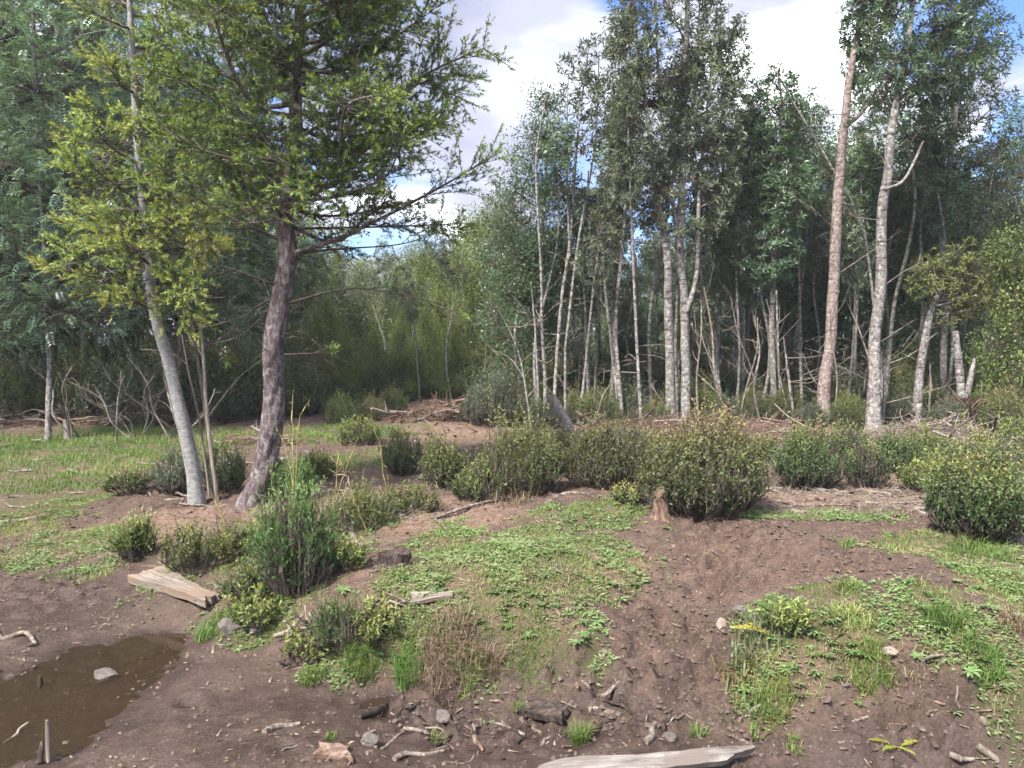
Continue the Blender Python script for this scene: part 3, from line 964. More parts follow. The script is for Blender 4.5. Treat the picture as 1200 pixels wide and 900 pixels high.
conifer('pine_tree', 'tall rough-barked conifer with bare lower limbs, leaning right of the grey leaning trunk',
        [(297, 600), (318, 480), (330, 340), (337, 250), (345, 150), (350, 40), (354, -120), (358, -300)], [15, 12, 11, 9.5, 7.5, 6, 4, 1.5], 6.5,
        [([(338, 240), (400, 212), (455, 178), (492, 132)], [0, .1, .15, .2], .022, .45, 1.6),
         ([(336, 300), (400, 278), (500, 228), (580, 182)], [0, -.1, -.2, -.3], .022, .55, 1.2),
         ([(334, 268), (440, 266), (545, 262)], [0, .15, .3], .014, .5, 1.3),
         ([(333, 300), (395, 292), (470, 286), (520, 270)], [0, .2, .5, .7], .012, .75, 1.0),
         ([(331, 358), (395, 340), (440, 340), (500, 352), (538, 368)], [0, -.1, -.2, -.2, -.2], .012, .98, 1.0),
         ([(330, 338), (285, 320), (232, 302)], [0, -.2, -.3], .015, .97, 1.0),
         ([(332, 285), (270, 255), (222, 226), (190, 196)], [0, -.15, -.25, -.3], .016, .7, 1.0),
         ([(330, 345), (298, 362), (284, 385), (268, 420)], [0, .1, .2, .2], .013, .97, 1.0),
         ([(329, 415), (388, 413)], [0, -.1], .008, .99, 1.0),
         ([(330, 390), (365, 395), (372, 402)], [0, .2, .3], .007, .99, 1.0),
         ([(336, 262), (320, 240), (300, 250), (265, 235)], [0, -.5, -.9, -1.0], .014, .5, 1.5),
         ([(338, 235), (380, 215), (345, 225)], [0, -.5, -1.0], .014, .3, 1.6)],
        [(262, 130, 25, 165, 220, .26), (130, -70, 34, 218, 178, .42), (-70, -270, 16, 165, 40, .5)],
        M['bark_pine'], M['pine_needle'], .9, 101, .24)

conifer('young_fir_tree', 'smooth grey trunk leaning left under bright yellow-green needle sprays',
        [(234, 592), (216, 500), (196, 420), (180, 355), (168, 250), (160, 120), (152, -20), (148, -160)], [8.6, 7.6, 6.8, 6.0, 5, 4, 2.8, 1.2], 6.7,
        [([(180, 355), (140, 330), (100, 322), (58, 312)], [0, -.2, -.4, -.5], .010, .2, 1.8),
         ([(182, 365), (160, 355), (128, 352)], [0, -.3, -.5], .008, .2, 1.8),
         ([(180, 350), (205, 355), (232, 378)], [0, -.3, -.5], .008, .15, 1.8),
         ([(178, 340), (205, 325), (215, 345)], [0, -.3, -.6], .008, .15, 1.8),
         ([(172, 290), (130, 270), (75, 262)], [0, -.2, -.3], .010, .25, 1.8),
         ([(170, 280), (150, 262), (110, 285)], [0, -.5, -.8], .009, .2, 1.8),
         ([(168, 240), (120, 205), (80, 178)], [0, -.2, -.3], .010, .25, 1.8),
         ([(170, 270), (215, 262), (245, 285)], [0, -.4, -.6], .009, .25, 1.7),
         ([(164, 180), (125, 140), (92, 120)], [0, -.1, -.2], .010, .25, 1.8)],
        [(330, 150, 20, 85, 110, .15), (150, -130, 18, 115, 45, .3)],
        M['bark_fir'], M['fir_needle'], .98, 102, .06)

# ---- broadleaf trees at the left edge
rng = np.random.default_rng(11)
WH = ('whorl', 8, .095, .028)
WS = ('whorl', 7, .075, .022)
SP = ('spray', 12, .055, .025, .075)
PIN = ('pinnate', 6, .072, .028, .21)


def left_tree(label, stems_px, d, crown, n, seed, barkm='bark_dark'):
    global rng
    rng = np.random.default_rng(seed)
    return slender_tree(label, stems_px, d, crown, n, PIN, M['leaf_blue'], M[barkm], name='broadleaf_tree', nlimb=16, depth=.9, shell=.35)


left_tree('blue-green feathery-leaved tree filling the upper left corner of the picture', [([(56, 490), (57, 400), (50, 250), (40, 60), (35, -120)], [4.5, 4, 4, 3, 1.5])], 11.0,
          [(60, 300, 110, 75), (20, 200, 110, 90), (110, 190, 90, 90), (50, 60, 120, 90), (140, 60, 90, 90), (40, -80, 110, 80), (90, 365, 70, 35), (10, 340, 60, 60), (200, 250, 60, 80)], 3700, 12, 'bark_pale')
left_tree('blue-green feathery-leaved tree rising behind the two leaning conifer trunks', [([(205, 478), (212, 400), (222, 250), (230, 90), (235, -90)], [5, 4.5, 4, 3, 1.5])], 12.6,
          [(205, 330, 80, 80), (250, 250, 90, 90), (230, 120, 110, 100), (300, 60, 90, 90), (240, -60, 110, 80), (290, 350, 50, 60)], 1500, 13)
left_tree('feathery-leaved tree cut off by the left border of the picture', [([(-70, 490), (-72, 400), (-80, 250), (-85, 60)], [6, 5.5, 4, 2])], 12.4,
          [(-60, 330, 90, 70), (-50, 220, 110, 90), (-60, 80, 120, 90), (-20, 380, 60, 30)], 1500, 14)

# thin pale dead stems beside the leaning grey trunk
rng = np.random.default_rng(15)
dead = slender_tree('pair of thin peeling dead stems between the two leaning conifer trunks', [([(252, 572), (240, 480), (228, 400), (215, 330)], [2.6, 2.3, 2.0, .8]), ([(246, 576), (235, 500), (222, 440), (213, 392)], [2, 1.8, 1.5, 1]),
                    ([(256, 575), (243, 490), (238, 420), (233, 368)], [3.2, 3, 2.4, 1.2])], 6.9, None, 0, None, None, M['deadwood'], name='dead_sapling', bare=5, cat='dead tree')

# ---- the stand of slender trees on the right
rng = np.random.default_rng(21)
slender_tree('twin-trunked pale tree with the tallest spreading crown in the middle', [([(806, 478), (803, 380), (796, 290), (800, 200), (803, 90), (806, -40), (808, -180)], [7.5, 7, 6.5, 5.5, 4.5, 3, 1]),
              ([(786, 482), (785, 380), (782, 300), (770, 230), (758, 130), (745, 40), (735, -60)], [7.5, 7, 6, 4.5, 3.2, 2.2, 1]),
              ([(804, 370), (817, 320), (818, 250), (826, 150), (840, 20)], [4, 3.4, 3, 2.2, 1]),
              ([(796, 290), (780, 180), (770, 60), (768, -80)], [4, 2.6, 2, 1]), ([(801, 180), (815, 100), (822, -40)], [3, 2, 1])], 12.0,
             [(785, 40, 75, 85), (755, 150, 55, 80), (825, 120, 50, 90), (740, 60, 38, 60), (790, -90, 85, 80), (862, 60, 22, 45), (800, 240, 60, 45, .6), (850, 190, 35, 60, .7), (760, 230, 35, 50, .6)], 2700, WH, M['leaf_grey'], M['bark_pale'], nlimb=26, bare=10)
slender_tree('dark cone-shaped bushy tree left of the thin leafless-looking whips', [([(628, 492), (632, 400), (636, 280), (640, 180), (642, 108)], [3.5, 3.2, 3, 2, .8])], 13.2,
             [(640, 135, 22, 36), (634, 190, 42, 45), (628, 255, 55, 55), (615, 320, 55, 50), (645, 330, 45, 60), (600, 385, 40, 40)], 2000, SP, M['leaf_dark'], M['bark_dark'], nlimb=18, name='bushy_tree')
slender_tree('clump of thin pale whips with sparse tufts at their tops', [([(648, 492), (655, 380), (668, 280), (676, 170), (690, 55)], [3, 2.8, 2.6, 2, .8]), ([(640, 495), (636, 390), (633, 300), (628, 190), (640, 110)], [3, 2.6, 2.2, 1.6, .7]),
              ([(662, 492), (664, 400), (680, 270), (697, 170), (702, 60)], [2.4, 2.2, 2, 1.5, .7]), ([(632, 495), (628, 400), (622, 330)], [2, 1.8, 1.2]), ([(668, 300), (664, 180), (666, 85)], [2, 1.4, .6])], 12.4,
             [(690, 70, 14, 30), (664, 95, 12, 40), (690, 130, 26, 50), (672, 190, 26, 40, .6)], 190, WH, M['leaf_grey'], M['bark_pale'], nlimb=10, bare=14)
slender_tree('pale pole-like tree with a narrow crown right of the twin trunks', [([(907, 492), (905, 400), (906, 290), (898, 200), (888, 150)], [5, 4.6, 4, 3, 1]), ([(906, 300), (914, 210), (915, 120), (912, 80)], [3, 2.5, 1.8, .8]), ([(916, 490), (912, 420), (910, 340)], [2, 1.8, 1.4])], 12.6,
             [(905, 140, 40, 52), (912, 225, 44, 60), (885, 190, 26, 50), (900, 300, 40, 40, .5)], 1300, WH, M['leaf_dark'], M['bark_pale'], nlimb=14, bare=8)
slender_tree('thick reddish trunk left of the thickest pale trunk', [([(965, 488), (970, 420), (976, 340), (984, 230), (992, 130), (998, 80), (1010, 20), (1022, -60), (1030, -160)], [10.5, 9, 8.6, 7.5, 6.2, 5.2, 4, 2.4, 1]),
              ([(990, 150), (1012, 130), (1030, 100)], [3.4, 2.8, 1.4])], 12.0,
             [(1015, 30, 32, 50), (1030, -80, 60, 70), (1005, 80, 18, 25, .7)], 900, WH, M['leaf_dark'], M['bark_red'], nlimb=12, bare=10)
slender_tree('thickest pale smooth trunk of the stand, nearest the brush at its foot', [([(1022, 505), (1025, 440), (1030, 350), (1034, 260), (1040, 190), (1050, 120), (1064, 58), (1072, -20), (1080, -120)], [12, 9.4, 8.4, 7.5, 6.6, 5.4, 4.2, 3, 1]),
              ([(1052, 118), (1080, 95), (1100, 80), (1125, 50)], [3.2, 2.6, 2, 1]), ([(1036, 222), (1060, 210), (1082, 165)], [2.6, 2.2, 1.6])], 11.0,
             [(1078, 25, 60, 50), (1060, 92, 52, 36), (1120, 70, 45, 55), (1085, -70, 80, 60), (1010, 130, 25, 25, .5)], 1350, WH, M['leaf_dark'], M['bark_pale'], nlimb=18, bare=8)
slender_tree('pale trunk at the right with the crown reaching into blue sky', [([(1108, 462), (1106, 380), (1104, 290), (1112, 200), (1120, 135), (1128, 40), (1132, -80)], [5, 4.8, 4.5, 4, 3.4, 2.4, 1])], 13.0,
             [(1135, 60, 50, 60), (1152, 150, 38, 60), (1112, 190, 40, 50), (1130, -50, 60, 60), (1090, 150, 25, 40), (1130, 250, 40, 35, .6)], 1100, WH, M['leaf_dark'], M['bark_pale'], nlimb=16, bare=6)
slender_tree('short leaning trunk with a low olive crown, right of the thickest pale trunk', [([(1070, 496), (1080, 430), (1090, 365), (1100, 345)], [7, 6.2, 5.4, 3.5])], 11.6,
             [(1098, 322, 34, 30), (1128, 300, 26, 24, .7), (1142, 345, 40, 34, .8), (1170, 318, 30, 26, .7), (1110, 370, 24, 20, .5), (1075, 335, 18, 16, .5)], 560, WS, M['leaf_olive'], M['bark_pale'], nlimb=14, rise=.5, shell=.15)
slender_tree('thin pole arching left across the upper right trunks', [([(1040, 440), (1017, 300), (1000, 245), (965, 180), (935, 130), (912, 88)], [2.4, 2.2, 2, 1.8, 1.4, .6])], 12.3,
             [(906, 85, 10, 10), (930, 92, 9, 8)], 22, WH, M['leaf_dark'], M['bark_pale'], nlimb=2)
slender_tree('olive bushy tree at the right border', [([(1190, 478), (1188, 400), (1192, 320)], [4, 3.6, 2])], 11.5,
             [(1190, 296, 30, 32), (1205, 355, 45, 50, .7), (1168, 405, 28, 40, .6), (1230, 330, 50, 60, .7), (1185, 440, 30, 30, .5)], 900, SP, M['leaf_olive'], M['bark_dark'], nlimb=10, vbias=-.05, name='bushy_tree')
slender_tree('dark tree standing against the sky at the right border', [([(1200, 470), (1205, 350), (1208, 220), (1210, 130)], [4, 3.6, 3, 1])], 15.0,
             [(1205, 160, 26, 40), (1210, 230, 34, 60), (1200, 290, 40, 40)], 900, SP, M['leaf_dark'], M['bark_dark'], nlimb=12, name='bushy_tree')
for (lab, pts, rad, d, cr, n, lm) in [
    ('slim pale tree with a thin grey-green crown left of the twin trunks', [(716, 482), (720, 380), (722, 280), (728, 190), (732, 120)], [3.2, 3, 2.6, 2, .8], 13.4, [(730, 160, 26, 46), (724, 240, 30, 46), (715, 320, 26, 40, .6)], 520, 'leaf_grey'),
    ('slim dark-crowned tree between the twin trunks and the bent snag', [(838, 482), (842, 380), (846, 280), (848, 180), (850, 110)], [3.6, 3.2, 2.8, 2.2, .8], 14.2, [(850, 150, 26, 50), (846, 240, 34, 50), (842, 320, 34, 44, .7)], 620, 'leaf_dark'),
    ('slim tree with a leafy crown behind the narrow-crowned pole tree', [(928, 480), (934, 380), (940, 280), (946, 190), (948, 120)], [3.4, 3, 2.6, 2, .8], 14.5, [(946, 160, 30, 50), (938, 250, 36, 50), (930, 330, 34, 44, .7)], 680, 'leaf_dark'),
    ('slim pale tree rising between the whips and the slim grey-green tree', [(676, 484), (682, 390), (690, 300), (694, 220)], [2.8, 2.5, 2, .8], 13.8, [(694, 250, 26, 40), (688, 330, 30, 44, .8)], 380, 'leaf_grey'),
    ('slim pale tree left of the slim dark pole', [(870, 484), (872, 390), (868, 290), (872, 200)], [3, 2.6, 2.2, .8], 13.6, [(872, 220, 26, 46), (870, 310, 30, 40, .7)], 420, 'leaf_grey'),
    ('slim pale tree between the reddish and the thickest pale trunk', [(1000, 480), (1003, 390), (1008, 280), (1010, 190)], [3, 2.6, 2.2, .8], 14.0, [(1010, 210, 34, 50), (1004, 300, 36, 50, .8)], 560, 'leaf_dark')]:
    slender_tree(lab, [(pts, rad)], d, cr, n, WH, M[lm], M['bark_pale'], nlimb=9, bare=6, seg=8)
# single poles between the big trunks
for (lab, pts, rad, d) in [
    ('thin straight pole standing left of the twin-trunked pale tree', [(752, 505), (747, 420), (742, 300), (738, 200)], [2.8, 2.6, 2.3, 1], 11.6),
    ('thin pole leaning left, third from the thin pale whips', [(727, 485), (716, 400), (706, 300), (700, 230)], [2.8, 2.6, 2.2, 1], 12.6),
    ('thin pole right of the thin pale whips', [(690, 488), (687, 400), (683, 300), (690, 200)], [2.6, 2.3, 2, 1], 13.0),
    ('twin thin pole beside the pole right of the thin pale whips', [(695, 486), (700, 390), (705, 290)], [2.2, 2, 1.2], 13.4),
    ('slim pale pole behind and right of the twin-trunked tree', [(862, 488), (866, 420), (863, 330), (866, 250)], [2.3, 2.1, 1.8, 1], 12.8),
    ('slim dark pole left of the narrow-crowned pole-like tree', [(878, 490), (877, 400), (880, 300), (884, 210)], [3.2, 3, 2.6, 1.4], 14.0),
    ('short stick-like pole leaning left below the narrow-crowned tree', [(932, 490), (924, 440), (918, 395)], [2.6, 2.2, .7], 12.0),
    ('slim pole just left of the thick reddish trunk', [(940, 486), (938, 400), (936, 300), (932, 220)], [2.4, 2.2, 2, 1], 13.2),
    ('thin stem hugging the right side of the thickest pale trunk', [(1033, 505), (1036, 450), (1034, 400)], [2.6, 2.0, .6], 11.3),
    ('crooked pale snag with a bent top right of the twin trunks', [(848, 485), (840, 440), (835, 390), (826, 370)], [4, 3.8, 4, 3.4], 12.4),
    ('thin bare whip leaning left in front of the bushy cone-shaped tree', [(624, 480), (612, 430), (598, 390), (580, 356)], [1.5, 1.3, 1.1, .5], 11.0),
]:
    crown_ = None
    if len(pts) == 4 and 'whip' not in lab:
        tx, ty = pts[-1]
        pts = pts + [(tx + (tx - pts[-2][0]) * .7, ty - 75)]; rad = rad[:3] + [rad[2] * .75, .7]
        tx, ty = pts[-1]
        crown_ = [(tx, ty + 10, 20, 42), (tx, ty + 80, 30, 40, .8)]
    slender_tree(lab, [(pts, rad)], d, crown_, 260, WS, M['leaf_grey'], M['bark_dark'] if 'dark' in lab else M['bark_pale'], name='sapling_pole', cat='tree', bare=7, seg=8, nlimb=7)

# ---- background wood: a few kinds, then copies
def pole_proto(seed, h, lm, barkm):
    global rng
    rng = np.random.default_rng(seed)
    root = empty('slim_pole_tree', (0, 0, 0), None, 'tree')
    a = rng.normal(size=(4, 2)) * .12
    pts = np.array([[0, 0, 0], [a[0][0], a[0][1], h * .3], [a[1][0] * 1.6, a[1][1] * 1.6, h * .65], [a[2][0] * 2.4, a[2][1] * 2.4, h]])
    _, p, rr = stem_mesh(pts, [.035, .03, .022, .006], 7, barkm, root, np.zeros(3), 'trunk', seed=seed, step=.2)
    el = [(pts[3] + [0, 0, -.3], (.35, .35, .55), 1.0), (pts[2] + [0, 0, .5], (.45, .45, .6), .7)]
    grow_crown(root, np.zeros(3), [(p, rr)], el, 170, ('whorl', 7, .10, .03), lm, 8, barkm=barkm, limb_obj=False)
    return root


def proto(name, cat, h, r, nclump, style, leafm, barkm, low=.12, stems=1, seed=0, nlimb=12, cone=False, vbias=0.0):
    global rng
    rng = np.random.default_rng(seed)
    root = empty(name, (0, 0, 0), None, cat)
    st = []
    for i in range(stems):
        a = rng.uniform(0, 6.28); o = np.array([math.cos(a), math.sin(a), 0]) * (.35 if stems > 1 else 0)
        pts = [o * .5, o + np.array([rng.normal() * .12, rng.normal() * .12, h * .4]), o * 1.8 + np.array([rng.normal() * .2, rng.normal() * .2, h * .95])]
        _, p, rr = stem_mesh(np.array(pts), [.03 + .009 * h / stems, .02 + .006 * h / stems, .012], 7, barkm, root, np.zeros(3), 'trunk' if i == 0 else 'stem', seed=seed + i, step=.3)
        st.append((p, rr))
    el = []
    k = 7
    for i in range(k):
        f = low + (1 - low) * (i + .5) / k
        w = (1.05 - f) ** .75 if cone else math.sin(math.pi * (0.15 + .75 * f)) ** .8
        a = i * 2.4
        rr = max(r * w, .25)
        el.append((np.array([math.cos(a) * rr * .4, math.sin(a) * rr * .4, h * f]), (rr * .85, rr * .85, h * (1 - low) / k * 1.0), 1.0))
    grow_crown(root, np.zeros(3), st, el, nclump, style, leafm, nlimb, barkm=barkm, limb_obj=False, vbias=vbias, twig_r=.006)
    return root


LAND = [(-900, 'beyond the left border'), (0, 'at the left border'), (60, 'behind the tree in the upper left corner'), (130, 'behind the heap of arching dead branches'), (205, 'behind the leaning grey trunk'), (262, 'between the two leaning conifer trunks'),
        (330, 'behind the rough-barked conifer'), (375, 'just right of the rough-barked conifer'), (420, 'above the lawn right of the rough-barked conifer'), (470, 'above the left end of the central brush heap'), (520, 'above the middle of the central brush heap'),
        (560, 'above the right end of the central brush heap'), (600, 'left of the dark cone-shaped tree'), (640, 'behind the dark cone-shaped tree'), (690, 'behind the thin pale whips'), (735, 'left of the twin-trunked pale tree'), (790, 'behind the twin-trunked pale tree'),
        (840, 'behind the bent snag'), (875, 'right of the bent snag'), (908, 'behind the narrow-crowned pole tree'), (940, 'left of the thick reddish trunk'), (972, 'behind the thick reddish trunk'), (1000, 'between the reddish and the thickest pale trunk'), (1030, 'behind the thickest pale trunk'),
        (1060, 'right of the thickest pale trunk'), (1085, 'behind the short leaning trunk'), (1115, 'behind the root plate'), (1150, 'right of the root plate'), (1195, 'at the right border'), (1400, 'beyond the right border')]
USED = {}
ORD = ['', 'second ', 'third ', 'fourth ', 'fifth ', 'sixth ', 'seventh ', 'eighth ', 'ninth ']


def place(protos, spots, label, group, seed):
    """spots: (px, distance, height scale)"""
    r = np.random.default_rng(seed)
    ent = []
    for i, (px, d, sc) in enumerate(spots):
        ent.append((d, px, sc, protos[i % len(protos)]))
    ent.sort(key=lambda e: e[0])
    for d, px, sc, pr in ent:
        x = (px - 600) / FPX * d
        z = gz(x, d) - .05
        s = sc * r.uniform(.92, 1.08)
        lm = min(LAND, key=lambda a: abs(a[0] - px))[1]
        k = USED.get((label, lm), 0); USED[(label, lm)] = k + 1
        lab = label + ' ' + lm if k == 0 else ORD[min(k, 8)] + label + ' back, ' + lm
        copy_tree(pr, (x, d, z), r.uniform(0, 6.28), (s * r.uniform(.85, 1.15), s * r.uniform(.85, 1.15), s), lab, group)


def drop(o):
    for c in list(o.children):
        drop(c)
    bpy.data.objects.remove(o)


BIG = ('spray', 18, .10, .045, .16)
dkA = proto('forest_tree', 'tree', 7.0, 1.5, 1250, BIG, M['leaf_dark'], M['bark_dark'], .10, 1, 31)
dkB = proto('forest_tree', 'tree', 7.5, 1.7, 1600, ('whorl', 9, .15, .045), M['leaf_dark'], M['bark_pale'], .25, 2, 32)
olA = proto('olive_tree', 'tree', 5.0, 1.5, 1200, ('spray', 18, .085, .032, .15), M['leaf_olive'], M['bark_dark'], .06, 2, 33)
olB = proto('olive_tree', 'tree', 5.0, 1.2, 1100, ('spray', 18, .085, .03, .14), M['leaf_grey'], M['bark_pale'], .10, 1, 34, cone=True)
ylA = proto('yellow_green_tree', 'tree', 4.0, 1.1, 1000, ('spray', 18, .08, .028, .13), M['leaf_yellow'], M['bark_pale'], .08, 1, 35, cone=True)
place([dkA, dkB], [(640, 17, .45), (700, 18.5, .45), (735, 16, .40), (775, 19, .5), (820, 16.5, .42), (860, 18, .55), (900, 16, .5), (940, 17.5, .62), (975, 15.5, .68), (1015, 16.5, .8), (1055, 15, .72), (1095, 17, .68), (1135, 18.5, .5),
                   (1180, 20, .5), (1230, 17, .7), (1290, 18, .9), (1370, 17, 1.1), (1000, 20, .7), (1070, 20, .75), (960, 21, .7), (860, 22, .5), (760, 23, .5)],
      'dense dark evergreen', 'dark trees behind the pale trunks', 41)
place([dkB, dkA], [(-190, 14, 1.1), (-100, 14.5, 1.15), (-30, 15, 1.1), (30, 16, 1.1), (100, 15, 1.1), (160, 17, 1.1), (250, 17, .9), (310, 19, .55), (290, 15.5, .7), (-280, 15, 1.1)],
      'dark shaded tree', 'dark trees behind the feathery-leaved trees', 42)
place([olA, olB], [(360, 21, .95), (395, 24, .85), (430, 27, .8), (455, 23, .62), (490, 29, .95), (520, 26, .8), (555, 24, 1.0), (590, 20, .95), (575, 30, 1.1), (620, 22, .9), (340, 27, 1.0), (400, 34, .9), (465, 36, .95), (530, 36, 1.1), (600, 36, 1.2), (660, 30, 1.0), (430, 44, 1.0), (500, 48, 1.2), (560, 46, 1.4), (370, 42, 1.1)],
      'grey-green scrubby tree', 'scrubby trees in the gap', 43)
place([ylA], [(480, 20, .62), (515, 19, .72), (540, 21, .85), (500, 23, .9), (465, 25, .8), (555, 18, .7), (420, 22, .7), (385, 19.5, .55), (345, 14.6, .38), (372, 15.6, .45), (405, 14.8, .36), (438, 16.2, .42), (470, 16.8, .45), (500, 17.2, .5), (280, 14.2, .4), (320, 13.8, .34), (535, 16.4, .42), (575, 17.2, .5)],  # the small near ones are added to brighten the dark foot of the gap
      'yellow-green young tree', 'yellow-green young trees in the gap', 44)
place([olA, olB], [(1140, 22, 1.0), (1165, 19, .85), (1200, 22, .95), (1250, 21, 1.1), (1110, 26, 1.2)], 'olive background tree', 'olive trees near the right border', 45)
place([dkA, olB, dkB], [(-900, 22, 1.2), (-700, 25, 1.3), (-500, 24, 1.2), (-350, 22, 1.2), (1480, 20, 1.2), (1600, 24, 1.3), (1800, 26, 1.3), (2000, 24, 1.2), (150, 30, 1.4), (50, 32, 1.5), (-80, 30, 1.5), (700, 42, 1.1), (800, 40, 1.1), (900, 38, 1.1), (1000, 36, 1.1), (1100, 38, 1.0), (1200, 36, .8), (1300, 38, 1.2), (280, 38, 1.4)],
      'far woodland tree', 'far trees seen in gaps', 46)

# ---- shrubs
def shrub_mesh(root, base, w, h, nst, leafm, style='box', seed=0, tipv=1.0, lean=(0, 0), leafL=.02, leafW=.010, dens=1.0, twigm=None):
    r = np.random.default_rng(seed)
    A = []; B = []; C = []; D = []; Vv = []
    n = nst
    th = r.uniform(0, 6.28, n); u = np.sqrt(r.uniform(0, 1, n))
    z1 = h * (1 - .6 * u ** 2.6) * r.uniform(.72, 1.1, n)
    lump = .66 + .68 * fbm(np.cos(th) * 1.4 + seed * .37, np.sin(th) * 1.4 + u * 1.6, seed % 97, 2)
    z1 = z1 * lump * np.where(r.random(n) < .1, r.uniform(1.1, 1.35, n), 1)
    u = u * (.75 + .5 * fbm(np.cos(th) * 1.7 + seed * .11, np.sin(th) * 1.7, (seed + 5) % 97, 2))
    tip = np.stack([np.cos(th) * u * w * .5 + lean[0] * z1, np.sin(th) * u * w * .5 + lean[1] * z1, z1], 1)
    bot = np.stack([np.cos(th) * u * w * .34, np.sin(th) * u * w * .34, np.zeros(n)], 1)
    mid = bot + (tip - bot) * .5 + np.stack([np.cos(th) * u * w * .10, np.sin(th) * u * w * .10, np.zeros(n)], 1)
    tw = MB(); lv = MB()
    twigs(tw, base + bot, base + mid, .006, .004); twigs(tw, base + mid, base + tip, .004, .0015)
    # side shoots
    S0 = [mid, tip]; cs = []; ds = []; fs = []
    k = 7
    for j in range(k):
        f = r.uniform(.08, .95, n)[:, None]
        c0 = np.where(f < .5, bot + (mid - bot) * f * 2, mid + (tip - mid) * (f - .5) * 2)
        d = unit(unit(tip - mid) * .9 + r.normal(size=(n, 3)) * .7 * np.array([1, 1, .5]) + np.array([0, 0, .35]))
        c1 = c0 + d * (.10 + .16 * h) * r.uniform(.5, 1.1, (n, 1))
        if j < 4:
            twigs(tw, base + c0, base + c1, .0025, .0012)
        m = int(8 * dens)
        g = r.uniform(.1, 1.05, (n, m, 1))
        cs.append((c0[:, None] + (c1 - c0)[:, None] * g).reshape(-1, 3)); ds.append(np.repeat(d, m, 0)); fs.append((f * .5 + .5 * g[:, :, 0]).ravel())
    m = int(16 * dens)
    g = r.uniform(.2, 1.03, (n, m, 1))
    cs.append((mid[:, None] + (tip - mid)[:, None] * g).reshape(-1, 3)); ds.append(np.repeat(unit(tip - mid), m, 0)); fs.append((.5 + .5 * g[:, :, 0]).ravel())
    c = np.concatenate(cs) + base; d0 = np.concatenate(ds); f = np.concatenate(fs)
    if style == 'needle':
        d = unit(d0 * .9 + r.normal(size=d0.shape) * .55)
    else:
        d = unit(d0 * .6 + r.normal(size=d0.shape) * .75)
    nr = unit(np.array([0, 0, 1.]) + r.normal(size=d.shape) * .6)
    kp = fbm((c[:, 0] + c[:, 2] * .6) * 7 + seed, (c[:, 1] - c[:, 2] * .5) * 7, seed % 89, 2) + r.uniform(-.12, .12, len(c)) > .29
    c, d, nr, f = c[kp], d[kp], nr[kp], f[kp]
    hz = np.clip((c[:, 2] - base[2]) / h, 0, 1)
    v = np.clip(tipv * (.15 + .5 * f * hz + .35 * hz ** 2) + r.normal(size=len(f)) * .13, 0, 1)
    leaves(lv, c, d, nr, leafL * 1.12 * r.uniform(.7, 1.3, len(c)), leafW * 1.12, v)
    t = tw.build('stems', twigm or M['twig'], root, base); t['kind'] = 'stuff'
    lv.build('foliage', leafm, root, base)


def shrub(label, px, py, wpx, hpx, leafm, nst=90, name='shrub', group=None, dist=None, seed=0, **kw):
    b = gp(px, py) if dist is None else base_at(px, py, dist)
    if dist is not None:
        b[2] = gz(b[0], b[1])
    s = b[1] / FPX
    root = empty(name, b, label, 'shrub', group)
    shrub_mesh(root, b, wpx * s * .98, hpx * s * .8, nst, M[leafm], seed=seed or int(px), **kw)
    return root


shrub('dark green small shrub standing left of a paler shrub at the edge of the lawn', 470, 556, 52, 62, 'leaf_box', 80)
shrub('mid-green small shrub right of the dark small shrub near the lawn', 520, 572, 52, 68, 'leaf_olive', 80)
shrub('tall olive shrub with feathery upright tips left of the leaning weathered log', 608, 580, 105, 112, 'leaf_olive', 170, tipv=.95)
shrub('broad olive-brown shrub in front of the leaning weathered log', 712, 570, 110, 90, 'leaf_brown', 170, tipv=.85)
shrub('largest shrub with bronze tips and a dark glossy foot, on the mound edge', 826, 598, 148, 130, 'leaf_brown', 280, tipv=1.0, leafL=.022, leafW=.012)
shrub('rounded dark green shrub like a clipped ball below the reddish trunk', 944, 572, 80, 86, 'leaf_box', 170, tipv=.9)
shrub('small dark shrub right of the rounded ball-like shrub', 1014, 570, 54, 60, 'leaf_box', 90, tipv=.8)
shrub('low dark shrub below the leaning trunk', 1052, 552, 62, 50, 'leaf_box', 90, tipv=.75)
shrub('olive shrub behind the rounded ball-like shrub', 993, 545, 46, 56, 'leaf_brown', 60, tipv=.7)
shrub('large dark shrub at the right border beside a root', 1142, 626, 112, 108, 'leaf_box', 210, tipv=.95, leafL=.022, leafW=.012)
shrub('second dark shrub cut off by the right border', 1225, 622, 110, 100, 'leaf_brown', 140, tipv=.8)
shrub('upright feathery bright green shrub in front of the rough-barked conifer', 346, 690, 92, 148, 'leaf_fresh', 150, style='needle', leafL=.026, leafW=.006, dens=1.3)
shrub('small yellow-green bush on the bare soil left of the leaning trunks', 158, 655, 40, 58, 'leaf_yellow', 45, style='needle', leafL=.024, leafW=.008)
shrub('grey-green bush standing behind the brush heap in the gap', 588, 505, 85, 75, 'leaf_grey', 140, dist=12.5, tipv=.6, leafL=.03, leafW=.014)
shrub('dark low bush at the foot of the leaning grey trunk', 208, 592, 60, 60, 'leaf_grey', 60, dist=7.4, style='needle', tipv=.6, leafL=.03, leafW=.006)
shrub('dark bush between the two leaning conifer trunks', 262, 590, 50, 70, 'leaf_box', 80, dist=7.3, tipv=.8)
shrub('low sprig of dark twigs on the bank above the grass clump', 398, 760, 66, 72, 'leaf_fresh', 34, tipv=.7, style='needle', leafL=.02, leafW=.005)
shrub('leafy weed bush behind the weathered board', 228, 668, 66, 64, 'leaf_olive', 30, tipv=.8)
shrub('small shrub below the feathery green shrub at the bank', 300, 700, 76, 40, 'leaf_olive', 26, tipv=.7)
shrub('yellowish weed bush among the dry canes', 420, 622, 70, 60, 'leaf_yellow', 34, tipv=.8, leafL=.03, leafW=.008)
